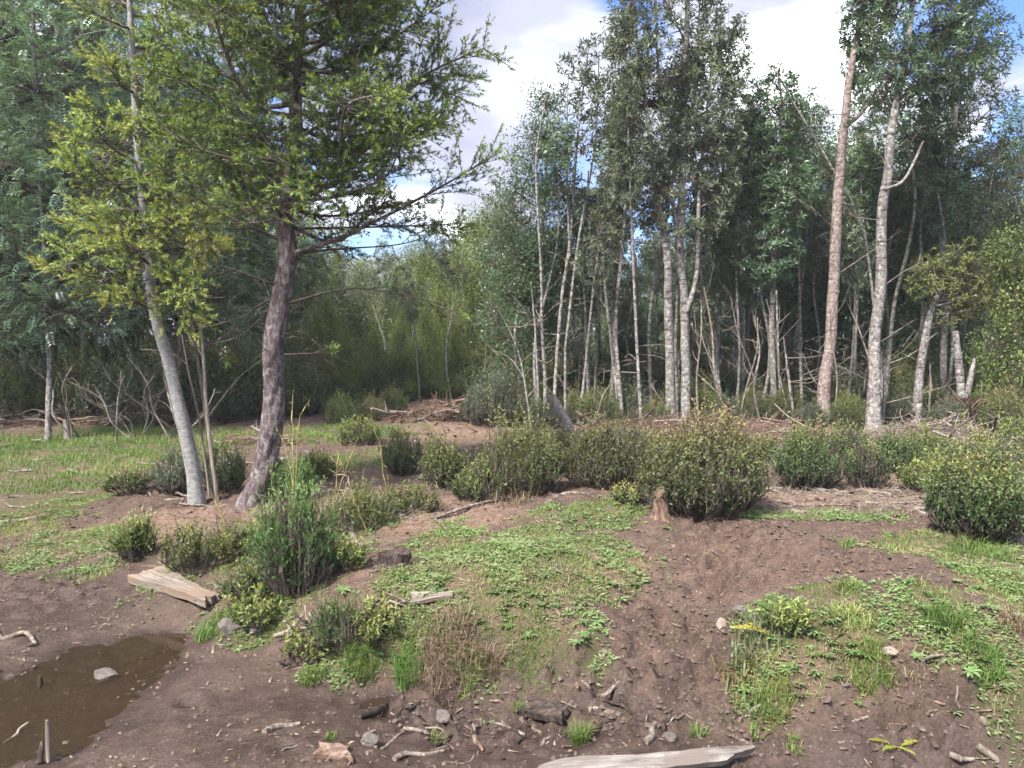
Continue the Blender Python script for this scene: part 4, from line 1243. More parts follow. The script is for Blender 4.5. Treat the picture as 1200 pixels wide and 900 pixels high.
shrub('grassy green tuft-like bush below the tallest dry cane', 342, 585, 50, 55, 'leaf_fresh', 60, style='needle', leafL=.04, leafW=.005)
shrub('low olive weed bush left of the mound crest', 480, 600, 74, 36, 'leaf_yellow', 26, tipv=.7)
shrub('low pale weed bush just behind the mound crest', 560, 585, 60, 40, 'leaf_olive', 60, tipv=.8)

for (lab, px, py, w, h, lm, n) in [
    ('low olive bush behind the gap between the two middle shrubs', 662, 552, 60, 52, 'leaf_olive', 70), ('low brown bush left of the largest shrub', 760, 556, 60, 60, 'leaf_brown', 70), ('low green bush right of the largest shrub', 893, 540, 36, 34, 'leaf_olive', 30),
    ('small olive bush right behind the low dark shrub', 1085, 540, 50, 46, 'leaf_olive', 60), ('pale bramble bush left of the large dark right shrub', 1085, 575, 60, 40, 'leaf_yellow', 60), ('brownish bramble mound behind the large dark right shrub', 1150, 560, 120, 60, 'leaf_brown', 120),
    ('green bramble mound at the right border behind the shrubs', 1205, 545, 110, 70, 'leaf_olive', 110), ('low bush at the far end of the lawn', 420, 520, 50, 34, 'leaf_olive', 60), ('tiny bush right of the rough-barked conifer base', 372, 560, 40, 34, 'leaf_yellow', 40),
    ('weedy bush left of the feathery green shrub', 285, 655, 70, 46, 'leaf_olive', 30), ('weedy bush right of the feathery green shrub', 405, 668, 50, 36, 'leaf_olive', 22), ('low weeds on the bank above the bank rock', 300, 728, 70, 30, 'leaf_yellow', 24),
    ('low weeds hanging over the bank beside the root clump', 435, 750, 66, 34, 'leaf_olive', 22), ('low green weeds at the bank foot', 350, 775, 60, 24, 'leaf_olive', 18), ('brownish weeds on the lawn edge behind the grey trunk', 150, 575, 46, 30, 'leaf_brown', 40),
    ('low tuft of dark weeds on the nose of the right bank', 925, 748, 50, 24, 'leaf_olive', 14), ('dry low bush beside the splintered stump', 735, 590, 44, 14, 'leaf_brown', 14)]:
    shrub(lab, px, py, w, h, lm, n, seed=int(px + py), leafL=.026, leafW=.011, tipv=.95)

# understory copies
rng = np.random.default_rng(50)
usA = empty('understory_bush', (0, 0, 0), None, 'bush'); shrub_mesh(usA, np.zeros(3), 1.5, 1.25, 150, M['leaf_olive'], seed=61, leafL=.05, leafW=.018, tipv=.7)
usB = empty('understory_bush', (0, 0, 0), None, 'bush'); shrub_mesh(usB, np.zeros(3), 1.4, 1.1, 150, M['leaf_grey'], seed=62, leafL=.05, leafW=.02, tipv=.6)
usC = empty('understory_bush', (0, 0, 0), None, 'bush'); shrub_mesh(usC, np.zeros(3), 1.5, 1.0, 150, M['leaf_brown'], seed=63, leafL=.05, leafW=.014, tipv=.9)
place([usA, usB, usC], [(690, 14.5, .8), (735, 14, .8), (770, 15, .9), (830, 14.5, .8), (870, 13.8, .7), (890, 15, .9), (930, 14.2, .8), (985, 14, .8), (1045, 13.5, .8), (1085, 14, .9), (1130, 13.5, .8), (1170, 12.5, .9), (1215, 12, .9), (1150, 15, 1.2), (660, 15.5, .9), (640, 14, .7), (1000, 15.5, 1.1), (800, 16, 1.1), (720, 16.5, 1.2), (1280, 12, 1), (668, 12.6, .5), (705, 12.2, .45), (738, 12.8, .55), (770, 11.8, .4), (825, 12.4, .55), (850, 12.0, .45), (885, 12.8, .55), (925, 12.2, .5), (950, 11.6, .4), (985, 12.4, .5), (1000, 11.4, .4), (1050, 11.8, .5), (1095, 12.4, .55), (1150, 11.4, .55), (1110, 10.8, .45), (1190, 10.8, .6), (800, 13.2, .6), (640, 12.0, .45)],
      'low undergrowth bush', 'undergrowth among the pale trunks', 51)
place([usC, usA, usB], [(385, 14.5, .8), (420, 15.5, .9), (440, 17, 1.1), (470, 18, 1.0), (500, 19, 1.1), (540, 18, 1.0), (575, 16.5, 1.1), (610, 16, 1.1), (400, 17.5, 1.2), (365, 16, 1.1), (455, 21, 1.4), (520, 21, 1.3), (560, 20.5, 1.2), (350, 14, .7), (590, 14.5, .9), (430, 13.2, .45), (400, 12.6, .4), (560, 12.8, .5), (455, 14.2, .5), (620, 13.2, .6)],
      'low reedy bush', 'reedy bushes in the gap', 52)
place([usB, usA], [(-60, 13.2, 1.0), (0, 13, .9), (30, 14, 1.1), (90, 13.5, 1.0), (140, 13.2, .9), (185, 13.8, 1.0), (235, 13, 1.0), (275, 13.5, 1.1), (310, 14.5, 1.2), (-130, 12.5, 1.0), (330, 16, 1.2), (120, 15.5, 1.5), (200, 16, 1.5), (50, 15.5, 1.5)],
      'low shaded bush', 'shaded bushes on the left', 53)
poles = [pole_proto(301, 4.6, M['leaf_grey'], M['bark_pale']), pole_proto(302, 5.2, M['leaf_dark'], M['bark_pale']), pole_proto(303, 4.0, M['leaf_grey'], M['bark_dark']), pole_proto(304, 5.0, M['leaf_grey'], M['bark_pale'])]
_r2 = np.random.default_rng(305)
place(poles, [(px_ + _r2.uniform(-8, 8), _r2.uniform(12.2, 16), _r2.uniform(.75, 1.1)) for px_ in np.linspace(612, 1180, 34)], 'slim pale pole tree', 'slim pole trees in the grove', 306)
place(poles, [(px_ + _r2.uniform(-6, 6), _r2.uniform(15, 22), _r2.uniform(.5, .8)) for px_ in np.linspace(365, 590, 12)], 'thin pale-stemmed young tree', 'thin young trees in the gap', 307)
for p_ in poles + [dkA, dkB, olA, olB, ylA, usA, usB, usC]:
    drop(p_)

# ------------------------------------------------------------------ ground cover
rng = np.random.default_rng(70)


def scatter(n, x0, x1, y0, y1):
    x = rng.uniform(x0, x1, n); y = rng.uniform(y0, y1, n)
    return x, y


def grass_field(name, label, n, box, hlo, hhi, w, vb, thresh=.15, lean=(.2, .9)):
    x, y = scatter(n, *box)
    g, l, wt_ = masks(x, y)
    dens = .25 + .75 * np.clip(fbm(x * 3.1, y * 3.1, 77, 3) * 2.4 - .7, 0, 1)
    keep = rng.random(n) < np.clip(g * dens * 1.1 - thresh * .3, 0, 1)
    x, y = x[keep], y[keep]
    c = np.stack([x, y, H(x, y) - .004], 1)
    t = fbm(x * 1.8, y * 1.8, 88, 3)
    k = len(x)
    h = rng.uniform(hlo, hhi, k) * (.6 + .9 * t)
    v = np.clip(vb + (t - .5) * .9 + rng.normal(size=k) * .14, 0, 1)
    mb = MB(); blades(mb, c, h, w, rng.uniform(*lean, k), v)
    return tag(mb.build(name, M['grass']), label, 'grass', kind='stuff')


grass_field('grass', 'short patchy green grass on the mound and the right bank', 330000, (-4.4, 5.2, 2.8, 7.4), .012, .036, .0042, .62)
grass_field('lawn_grass', 'trampled lawn grass on the left and in the gap', 150000, (-13, -.6, 7.4, 14), .03, .075, .008, .5)


def ground_cover(name, label, n, box, L, W, mat, vb, seed, thr, soil=False):
    x, y = scatter(n, *box)
    g, l, w = masks(x, y)
    cl = fbm(x * 4.3, y * 4.3, seed, 3) + .25 * (fbm(x * 14, y * 14, seed + 3, 2) - .5)
    pr = np.clip((cl - thr) * 6, 0, 1) * (np.clip(g * 1.5, 0, 1) if not soil else np.clip(1 - g, .2, 1) * .6)
    k_ = rng.random(n) < pr
    x, y, cl = x[k_], y[k_], cl[k_]; k = len(x)
    c = np.stack([x, y, H(x, y) + rng.uniform(.002, .02, k)], 1)
    a = rng.uniform(0, 6.28, k)
    d = unit(np.stack([np.cos(a), np.sin(a), rng.uniform(-.1, .5, k)], 1))
    nr = unit(np.array([0, 0, 1.]) + rng.normal(size=(k, 3)) * .35)
    mb = MB(); leaves(mb, c, d, nr, L * rng.uniform(.6, 1.4, k), W * rng.uniform(.7, 1.3, k), np.clip(vb + (cl - .5) * 1.2 + rng.normal(size=k) * .15, 0, 1), 0, .1)
    return tag(mb.build(name, M[mat]), label, 'ground cover', kind='stuff')


ground_cover('ground_cover', 'low pale green broad-leaved cover on the mound and banks', 300000, (-4.4, 5.0, 2.8, 7.2), .023, .011, 'weed', .62, 111, .40)
ground_cover('thatch', 'dry straw thatch matted into the grass', 90000, (-4.4, 5.0, 2.8, 7.2), .045, .0035, 'straw', .75, 171, .42)
ground_cover('dead_leaves', 'small brown dead leaves strewn over soil and grass', 13000, (-4.4, 5.0, 2.8, 7.6), .024, .011, 'straw', .25, 131, .46, True)


def tuft(label, px, py, wpx, hpx, n=140, vb=.45, mat='grass', w=.004, lean=(.3, 1.1), group=None, name='grass_tuft'):
    b = gp(px, py); s = b[1] / FPX
    k = n
    a = rng.uniform(0, 6.28, k); u = np.sqrt(rng.uniform(0, 1, k)) * wpx * s * .38
    x = b[0] + np.cos(a) * u; y = b[1] + np.sin(a) * u
    c = np.stack([x, y, H(x, y) - .005], 1)
    mb = MB(); blades(mb, c, hpx * s * .75 * rng.uniform(.5, 1.15, k), w, rng.uniform(*lean, k), np.clip(vb + rng.normal(size=k) * .18, 0, 1))
    return tag(mb.build(name, M[mat], None, b), label, 'grass tuft' if mat != 'straw' else 'dry grass', group)


for (lab, px, py, w, h, n, vb) in [
    ('bright grass tuft at the foot of the bank beside the puddle mud', 366, 800, 40, 26, 200, .5),
    ('lush bright grass tuft under the dry overhanging grass', 478, 797, 46, 48, 260, .45),
    ('green grass fringe left of the dry overhanging grass', 425, 786, 60, 40, 260, .4), ('green grass fringe below the right end of the dry overhang', 548, 798, 50, 26, 160, .5), ('grass fringe on the mound lip above the bare slope', 620, 760, 90, 22, 260, .6),
    ('grass fringe hanging over the bank right of the root clump', 480, 752, 70, 26, 240, .6),
    ('upright grass tuft growing alone from the mud above the grey plywood', 679, 872, 30, 42, 130, .5),
    ('dark spiky grass tuft on the right bank beside bare soil', 1105, 736, 55, 40, 260, .35),
    ('long bright grass tuft near the right border', 1152, 790, 62, 36, 260, .4),
    ('rounded grass cushion on the right bank edge', 1022, 800, 60, 36, 320, .62),
    ('yellowish grass cushion on the left nose of the right bank', 905, 822, 62, 36, 320, .8),
    ('yellow-green grass cushion at the top of the right bank', 998, 722, 60, 26, 300, .85),
    ('small grass cushion where the bare soil meets the right bank', 992, 694, 40, 18, 200, .65),
    ('grass tuft under the weathered board', 250, 742, 55, 30, 200, .55),
    ('grass tuft right of the weathered board', 315, 722, 50, 34, 180, .4),
    ('small grass sprig in the mud left of the reddish slab', 388, 868, 18, 14, 50, .6),
    ('small grass sprig beside the round dark stone', 513, 872, 22, 20, 60, .7),
    ('small grass sprig on the mud below the mound', 608, 836, 20, 16, 55, .55),
    ('small grass sprig just left of the plywood corner', 818, 862, 28, 22, 60, .6),
    ('grass tuft on the soil strip behind the right bank', 990, 640, 34, 18, 140, .5),
    ('taller grass edge beside the large dark shrub', 1150, 650, 90, 30, 300, .5),
    ('grass tuft at the left foot of the feathery shrub', 320, 660, 50, 30, 150, .5),
    ('grass tuft on the bank below the feathery shrub', 385, 735, 45, 30, 150, .45),
    ('small sprig at the lower edge of the right bank', 930, 880, 26, 20, 60, .65)]:
    tuft(lab, px, py, w, h, n, vb)
for (lab, px, py, w, h, n) in [
    ('brown dead grass clump overhanging the mound edge', 525, 778, 100, 46, 620), ('pale straw tassel at the corner of the mound edge', 576, 790, 26, 46, 110), ('dry straw patch near the right border', 1188, 735, 40, 28, 160),
    ('dry tangled weeds left of the feathery shrub', 262, 640, 80, 44, 260), ('dry tangled weeds among the canes', 400, 610, 110, 50, 360), ('dry tangled weeds at the foot of the leaning log', 600, 590, 90, 26, 220),
    ('straw patch on top of the mound', 640, 672, 80, 14, 260), ('straw patch on the right bank', 975, 752, 60, 16, 200), ('dry weeds between the weathered board and the feathery shrub', 290, 690, 60, 40, 200),
    ('dry straw at the front of the right bank', 1060, 790, 60, 18, 160), ('dry weeds behind the lawn edge', 470, 590, 90, 34, 260)]:
    tuft(lab, px, py, w, h, n, .5, 'straw', .0042, (.5, 1.4), name='dry_grass_clump')


# leafy rosettes
def rosette_mesh(i):
    r = np.random.default_rng(900 + i)
    mb = MB(); n = r.integers(9, 14)
    for k in range(n):
        a = k * 2.399 + r.uniform(-.2, .2); L = r.uniform(.05, .085); W = L * r.uniform(.24, .32); up = r.uniform(.25, .9)
        t = np.linspace(0, 1, 5)
        wd = W * np.array([.25, .7, 1, .75, .02]) * .5
        out = np.array([math.cos(a), math.sin(a), 0]); sd = np.array([-math.sin(a), math.cos(a), 0])
        ctr = out * (t * L)[:, None] + np.array([0, 0, 1.]) * (L * (up * t - .75 * up * t ** 2))[:, None] + np.array([0, 0, .004])
        lf = ctr + sd * wd[:, None] + np.array([0, 0, 1]) * (wd * .35)[:, None]; rt = ctr - sd * wd[:, None] + np.array([0, 0, 1]) * (wd * .35)[:, None]
        V = np.stack([lf, ctr, rt], 1).reshape(-1, 3)
        F = [[q * 3 + e, q * 3 + e + 1, q * 3 + e + 4, q * 3 + e + 3] for q in range(4) for e in (0, 1)]
        mb.add(V, F, np.clip(r.uniform(.25, .85), 0, 1))
    return mb.mesh('weed_rosette', M['weed'])


ROS = [rosette_mesh(i) for i in range(6)]


def rosettes(spots, label, group, smin=.8, smax=1.5):
    for (px, py) in spots:
        b = gp(px, py)
        o = bpy.data.objects.new('weed_rosette', ROS[rng.integers(6)])
        o.location = b; s = rng.uniform(smin, smax)
        o.rotation_euler = (rng.uniform(-.2, .2), rng.uniform(-.2, .2), rng.uniform(0, 6.28)); o.scale = (s, s, s * rng.uniform(.8, 1.3))
        col.objects.link(o); tag(o, label, 'weed', group)


def jit(n, cx, cy_, sx, sy):
    return [(cx + rng.normal() * sx, cy_ + rng.normal() * sy) for _ in range(n)]


rosettes(jit(34, 600, 690, 55, 26) + jit(26, 660, 645, 50, 16) + jit(12, 570, 725, 30, 10) + jit(12, 690, 605, 40, 8) + jit(8, 500, 690, 25, 16), 'pale green weed rosette on the grassy mound', 'weed rosettes on the mound', .34, .66)
rosettes([(727, 704), (752, 683), (742, 686), (683, 752), (692, 742), (676, 760), (718, 690), (782, 622), (768, 600), (745, 578), (700, 730)], 'larger weed rosette at the edge of the bare soil right of the mound grass', 'weed rosettes at the soil edge', .55, .8)
rosettes(jit(26, 985, 775, 38, 18) + jit(16, 905, 815, 22, 18) + jit(8, 960, 740, 30, 12), 'pale green weed rosette on the near nose of the right bank', 'weed rosettes on the right bank nose', .34, .66)
rosettes(jit(24, 1110, 720, 45, 20) + jit(20, 1165, 700, 40, 30) + jit(14, 1170, 780, 25, 25) + [(1010, 832), (1128, 792), (1075, 770), (1118, 836)], 'pale green weed rosette on the grassy slope near the right border', 'weed rosettes near the right border', .34, .7)
rosettes(jit(10, 420, 700, 30, 25) + jit(8, 300, 715, 30, 12), 'weed rosette on the bank below the feathery green shrub', 'weed rosettes on the left bank', .4, .8)


# ferns
def fern(label, px, py, fronds, Lpx, vb=.6, mat='fern', name='fern'):
    b = gp(px, py); s = b[1] / FPX
    root = empty(name, b, label, 'fern')
    for (a, up, k) in fronds:
        L = Lpx * s * k
        t = np.linspace(0, 1, 18)
        h = np.array([math.cos(a), math.sin(a), 0])
        p = b + h * (t * L)[:, None] + np.array([0, 0, 1.]) * (L * (up * t - (up * .75) * t ** 2))[:, None]
        T = unit(np.gradient(p, axis=0)); sd = unit(np.cross(T, [0, 0, 1.])); nn = np.cross(sd, T)
        mb = MB(); tube(mb, p, [.0022, .0008], 4, v=.3)
        for sg in (-1, 1):
            wid = L * .19 * np.sin(np.pi * (.12 + .86 * t)) ** .9
            d = unit(sd * sg + T * .35 + rng.normal(size=T.shape) * .06)
            leaves(mb, p, d, nn, wid, L * .055, np.clip(vb + rng.normal(size=18) * .1, 0, 1))
        mb.build('frond', M[mat], root, b)
    return root


fern('yellow fern frond arching left at the edge of the right bank', 902, 752, [(3.0, .5, 1.0), (2.3, .6, .7)], 46, .8)
fern('green fern clump at the top left of the right bank', 912, 728, [(2.6, 1.0, 1), (1.5, 1.2, .9), (.6, 1.0, 1), (3.6, .8, .8), (5.0, .7, .8)], 36, .35, 'leaf_fresh')
fern('yellowish fern at the foot of the right bank near the bottom', 1052, 878, [(2.9, .6, 1), (3.6, .5, .8), (.2, .6, .9), (2.2, .8, .8), (5.2, .4, .7)], 34, .15)
fern('small fern on the bank below the dry grass overhang', 430, 768, [(3.2, .6, 1), (4.4, .5, .8), (5.6, .6, 1), (2.0, .8, .7)], 30, .2, 'leaf_fresh')
fern('pale fern behind the weathered board', 190, 668, [(0.4, .4, 1), (3.0, .5, .9), (1.6, .7, .8)], 30, .5, 'straw')

# strap-leaved plants on the nose of the right bank
for (lab, px, py, h, n, mt) in [('grey-green strap-leaved plant left of the fern on the right bank', 885, 775, 46, 60, 'leaf_grey'), ('reddish strap-leaved plant at the left nose of the right bank', 868, 798, 34, 50, 'leaf_brown'), ('strap-leaved green plant low on the nose of the right bank', 885, 838, 30, 60, 'leaf_fresh')]:
    b = gp(px, py); s = b[1] / FPX
    mb = MB(); k = n
    c = b + np.stack([rng.normal(size=k) * .05, rng.normal(size=k) * .04, np.zeros(k)], 1); c[:, 2] = H(c[:, 0], c[:, 1]) - .004
    blades(mb, c, h * s * rng.uniform(.5, 1.1, k), .010, rng.uniform(.3, 1.0, k), np.clip(.7 + rng.normal(size=k) * .2, 0, 1))
    tag(mb.build('strap_leaved_plant', M[mt], None, b), lab, 'plant')

# dry canes
def cane(label, pts, r, d=None):
    b = gp(*pts[0]) if d is None else base_at(*pts[0], d)
    dd = b[1]
    w = np.array([P(x, y, dd) for x, y in pts]); w[0] = b
    r = r * .8; mb = MB(); p = resample(w, 12); p[1:-1] += rng.normal(size=(10, 3)) * .006; tube(mb, p, [r, r * .4], 6, v=.3)
    for k in range(3, 12, 3):
        tube(mb, p[k - 1:k + 1], [r * 1.0, r * 1.25, r * .8], 6, v=.9)
    # a whisker of dry leaves at the tip
    n = 16
    q_ = p[rng.integers(4, 12, n)]
    leaves(mb, q_, unit(rng.normal(size=(n, 3)) * [1, 1, .5] + [0, 0, .5]), unit(rng.normal(size=(n, 3))), rng.uniform(.04, .11, n), .004, rng.uniform(.1, .7, n))
    tag(mb.build('dry_cane', M['cane'], None, b, True), label, 'cane')


for lab, pts, r in [
    ('tallest upright yellow cane beside the rough-barked conifer', [(344, 600), (343, 520), (343, 462)], .007), ('short yellow cane forking right from the tallest cane', [(346, 600), (350, 500), (363, 468)], .005),
    ('yellow cane leaning left beside the tallest cane', [(346, 605), (338, 540), (322, 494)], .005), ('yellow cane standing right of the feathery shrub', [(388, 625), (394, 570), (398, 514)], .006),
    ('yellow cane leaning right over the weeds', [(385, 620), (402, 560), (420, 512)], .005), ('yellow cane leaning left over the weeds', [(430, 625), (415, 585), (402, 545)], .005),
    ('straw-coloured stalk leaning across the base of the leaning grey trunk', [(278, 645), (262, 610), (246, 572)], .006), ('thin pale whip by the small dark shrub', [(452, 580), (446, 530), (434, 485)], .004)]:
    cane(lab, pts, r)

# ------------------------------------------------------------------ loose wood, stones
def stick(label, a, b, rpx, mat='deadwood', lift=(0, 0), name='stick', cat='stick', group=None, bend=.08, twig=0, seg=6, a3=None, b3=None):
    A = gp(*a) if a3 is None else np.asarray(a3); B = gp(*b) if b3 is None else np.asarray(b3)
    s = (A[1] + B[1]) / 2 / FPX; r = rpx * s
    A = A + [0, 0, r * .3 + lift[0] * s]; B = B + [0, 0, r * .3 + lift[1] * s]
    L = np.linalg.norm(B - A)
    m1 = A + (B - A) * .35 + rng.normal(size=3) * L * bend * [1, 1, .3]; m2 = A + (B - A) * .7 + rng.normal(size=3) * L * bend * [1, 1, .3]
    p = resample([A, m1, m2, B], 12)
    o0 = A.copy()
    mb = MB(); tube(mb, p, [r * 1.05, r, r * .85, r * .6], seg, rough=.18, seed=int(rng.integers(99)))
    for _ in range(twig):
        i = rng.integers(3, 11)
        d = unit(unit(B - A) + rng.normal(size=3) * .7 * [1, 1, .6] + [0, 0, .15])
        l = L * rng.uniform(.12, .35)
        tube(mb, resample([p[i], p[i] + d * l * .5 + rng.normal(size=3) * l * .08, p[i] + d * l], 5), [r * .45, r * .2], 4)
    o = mb.build(name, M[mat], None, o0, True)
    return tag(o, label, cat, group)


for lab, a, b, r, mt in [
    ('pale split stick lying on the mud in the lower left', (310, 860), (352, 850), 4, 'mud_wood'), ('pale stick on the mud at the left border', (-6, 740), (42, 757), 3.5, 'mud_wood'),
    ('long pale stick above the row of dark sticks at the bottom', (430, 886), (478, 856), 2.6, 'mud_wood'), ('dark long stick lying along the bottom mud', (340, 880), (436, 872), 3, 'dark_wood'),
    ('short dark wet stick below the dry grass overhang', (420, 842), (452, 830), 5, 'dark_wood'), ('grey stick at the bottom centre, left of the plywood', (462, 892), (520, 884), 3.5, 'mud_wood'),
    ('second grey stick along the bottom edge', (520, 896), (556, 888), 2.4, 'mud_wood'), ('pinkish-grey branch stub above the plywood', (690, 836), (728, 842), 5, 'mud_wood'),
    ('dark stick pointing at the pinkish branch stub', (588, 818), (640, 838), 3, 'dark_wood'), ('pale chip of wood right of the branch stub', (756, 872), (768, 850), 4.5, 'mud_wood'),
    ('pale stick at the bottom right corner', (1145, 876), (1168, 896), 5, 'mud_wood'), ('pale split wood beside the bottom right stick', (1112, 888), (1140, 900), 4, 'mud_wood'),
    ('pale chip above the bottom right stick', (1150, 848), (1158, 864), 3.5, 'mud_wood'), ('pale bent root hanging from the bank under the shrub', (322, 748), (356, 722), 3, 'mud_wood'),
    ('dry stick on the slope under the feathery shrub', (395, 622), (432, 642), 2.5, 'mud_wood'), ('pale stick behind the mound near the paler shrub', (490, 560), (516, 574), 2.2, 'mud_wood'),
    ('long thin stick along the mound crest', (510, 608), (600, 583), 2.0, 'mud_wood'), ('pale stick lying behind the largest shrub foot', (640, 590), (700, 570), 2.4, 'mud_wood'),
    ('pale stick on the lawn near the left border', (-4, 614), (44, 608), 2.2, 'mud_wood'), ('short stick on the lawn left of the leaning trunks', (178, 555), (215, 548), 2, 'mud_wood'),
    ('thin stick on the lawn in front of the forked stump', (80, 552), (105, 556), 2, 'mud_wood'), ('dark stick in the puddle', (88, 812), (122, 818), 2.4, 'dark_wood'),
    ('thin stick across the wet mud near the sprig', (330, 878), (372, 866), 1.6, 'dark_wood'), ('thin stick beside the round dark stone', (470, 858), (520, 862), 1.8, 'mud_wood'),
    ('stick lying on the far side of the bare dirt', (1100, 560), (1160, 575), 3, 'mud_wood'), ('pale branch leaning on the dark shrub at the right border', (1155, 612), (1200, 600), 3, 'mud_wood'),
    ('root stub on the soil below the right bank', (1080, 780), (1125, 768), 2, 'mud_wood'), ('reddish stick at the bottom, across the grey stick', (556, 866), (566, 884), 3, 'red_wood')]:
    stick(lab, a, b, r, mt)
stick('upright pale stake standing in the mud at the lower left corner', (57, 896), (57, 896), 3, lift=(0, 52), bend=.004)
stick('low dark peg beside the upright stake', (47, 900), (50, 893), 3.4, 'dark_wood', lift=(0, 22))
stick('thin pale stick poking out of the puddle edge', (4, 872), (34, 862), 2, lift=(0, 14))
stick('dark peg standing in the puddle', (46, 808), (47, 808), 3, 'dark_wood', lift=(0, 14))

# small loose sticks on the mud, alike
for k in range(46):
    px = rng.uniform(240, 1180); py = rng.uniform(800, 895) if px < 860 else rng.uniform(830, 895)
    a = rng.uniform(0, 6.28); l = rng.uniform(8, 24)
    stick('little loose stick lying in the churned mud along the bottom', (px, py), (px + math.cos(a) * l, py + math.sin(a) * l * .5), rng.uniform(.9, 2.0), ['mud_wood', 'dark_wood', 'red_wood'][rng.integers(3)], group='little sticks in the mud', seg=5)
for k in range(30):
    px = rng.uniform(-20, 420); py = rng.uniform(508, 600)
    l = rng.uniform(10, 36)
    stick('little dry stick lying on the lawn', (px, py), (px + l, py + rng.uniform(-6, 6)), rng.uniform(.9, 1.7), 'mud_wood', group='little sticks on the lawn', seg=5)


def stone(label, px, py, wpx, hpx, mat='stone', name='stone', group=None, sink=.38, dz=0):
    import bmesh
    b = gp(px, py); s = b[1] / FPX
    bm = bmesh.new(); bmesh.ops.create_icosphere(bm, subdivisions=2 if name == 'pebble' else 3, radius=1)
    V = np.array([v.co for v in bm.verts]); F = np.array([[v.index for v in f.verts] for f in bm.faces]); bm.free()
    sd = rng.integers(1, 500)
    n = fbm(V[:, 0] * 1.3 + sd, V[:, 1] * 1.3 + V[:, 2] * 1.7, int(sd), 3)
    V = V * (.72 + .56 * n)[:, None]
    # a few flat facets
    for _ in range(7):
        q = unit(rng.normal(size=3)); e = V @ q; lim = rng.uniform(.6, .85)
        V = V - np.maximum(e - lim, 0)[:, None] * q
    V = V * np.array([wpx * s * .5, wpx * s * .42, hpx * s * .5]) + b + [0, 0, hpx * s * (.5 - sink) + dz]
    mb = MB(); mb.add(V, F)
    return tag(mb.build(name, M[mat], None, b, False), label, 'stone', group)


stone('flat grey stone lying in the puddle', 122, 796, 30, 14, sink=.1)
stone('round dark stone on the mud at the bottom', 434, 874, 26, 22)
stone('grey stone below the dry grass overhang', 518, 850, 24, 16)
stone('brown stone beside the plywood', 784, 868, 20, 14)
stone('pale shell-like stone on the right bank', 1042, 766, 26, 14, 'pale_stone')
stone('grey flat stone at the top left of the right bank', 868, 718, 22, 9)
stone('brownish stone beside the yellow fern', 845, 735, 12, 14, 'pale_stone')
stone('grey rock in the bank right of the weathered board', 272, 738, 40, 22)
stone('small grey rock right of the bank rock', 300, 742, 20, 16)
for k in range(34):
    px = rng.uniform(30, 1190); py = rng.uniform(770, 895) if px < 840 else rng.uniform(820, 895)
    stone('small pebble in the mud along the bottom', px, py, rng.uniform(4, 8), rng.uniform(3, 6), ['stone', 'clod', 'clod'][rng.integers(3)], 'pebble', 'pebbles in the mud')


def board(label, c4, th, mat, name='board', nu=26, nv=10, rag=.012, warp=.01, cat='board', lifts=(0, 0, 0, 0)):
    """c4: ground pixels of the corners, running along the grain first: a->b is the length, a->d the width"""
    Q = [gp(*p) + np.array([0, 0, l]) for p, l in zip(c4, lifts)]
    a, b, c, d = Q
    ctr = (a + b + c + d) / 4
    ex = unit((b - a) + (c - d)); ey = (d - a) + (c - b); ey = unit(ey - ex * (ey @ ex)); ez = np.cross(ex, ey)
    if ez[2] < 0:
        ey = -ey; ez = -ez
        a, b, c, d = d, c, b, a
    u, v = np.meshgrid(np.linspace(0, 1, nu), np.linspace(0, 1, nv))
    Pt = (a * ((1 - u) * (1 - v))[..., None] + b * (u * (1 - v))[..., None] + c * (u * v)[..., None] + d * ((1 - u) * v)[..., None])
    e = (fbm(v * 9, v * 0 + 3, int(rng.integers(99)), 3) - .5) * rag * 6
    Pt = Pt + ex * (e * np.where(u < .5, (1 - u * 2) ** 3, -(u * 2 - 1) ** 3) * 1.0)[..., None]
    e2 = (fbm(u * 6, u * 0 + 8, int(rng.integers(99)), 3) - .5) * rag * 2
    Pt = Pt + ey * (e2 * (v - .5) * 2)[..., None]
    z = (fbm(u * 3, v * 14, int(rng.integers(99)), 3) - .5) * warp
    top = Pt + ez * (th + z)[..., None]; bot = Pt + ez * (z * .5)[..., None]
    n = nu * nv
    idx = np.arange(n).reshape(nv, nu)
    F = np.stack([idx[:-1, :-1], idx[:-1, 1:], idx[1:, 1:], idx[1:, :-1]], -1).reshape(-1, 4)
    ring = np.concatenate([idx[0, :], idx[1:, -1], idx[-1, -2::-1], idx[-2:0:-1, 0]])
    S = np.stack([ring + n, np.roll(ring, -1) + n, np.roll(ring, -1), ring], 1)
    Mx = np.stack([ex, ey, ez], 1)
    V = (np.concatenate([top.reshape(-1, 3), bot.reshape(-1, 3)]) - ctr) @ Mx
    mb = MB(); mb.add(V, np.concatenate([F, F[:, ::-1] + n, S]))
    o = mb.build(name, M[mat])
    import mathutils
    o.matrix_world = mathutils.Matrix([[*Mx[i], ctr[i]] for i in range(3)] + [[0, 0, 0, 1]])
    return tag(o, label, cat)


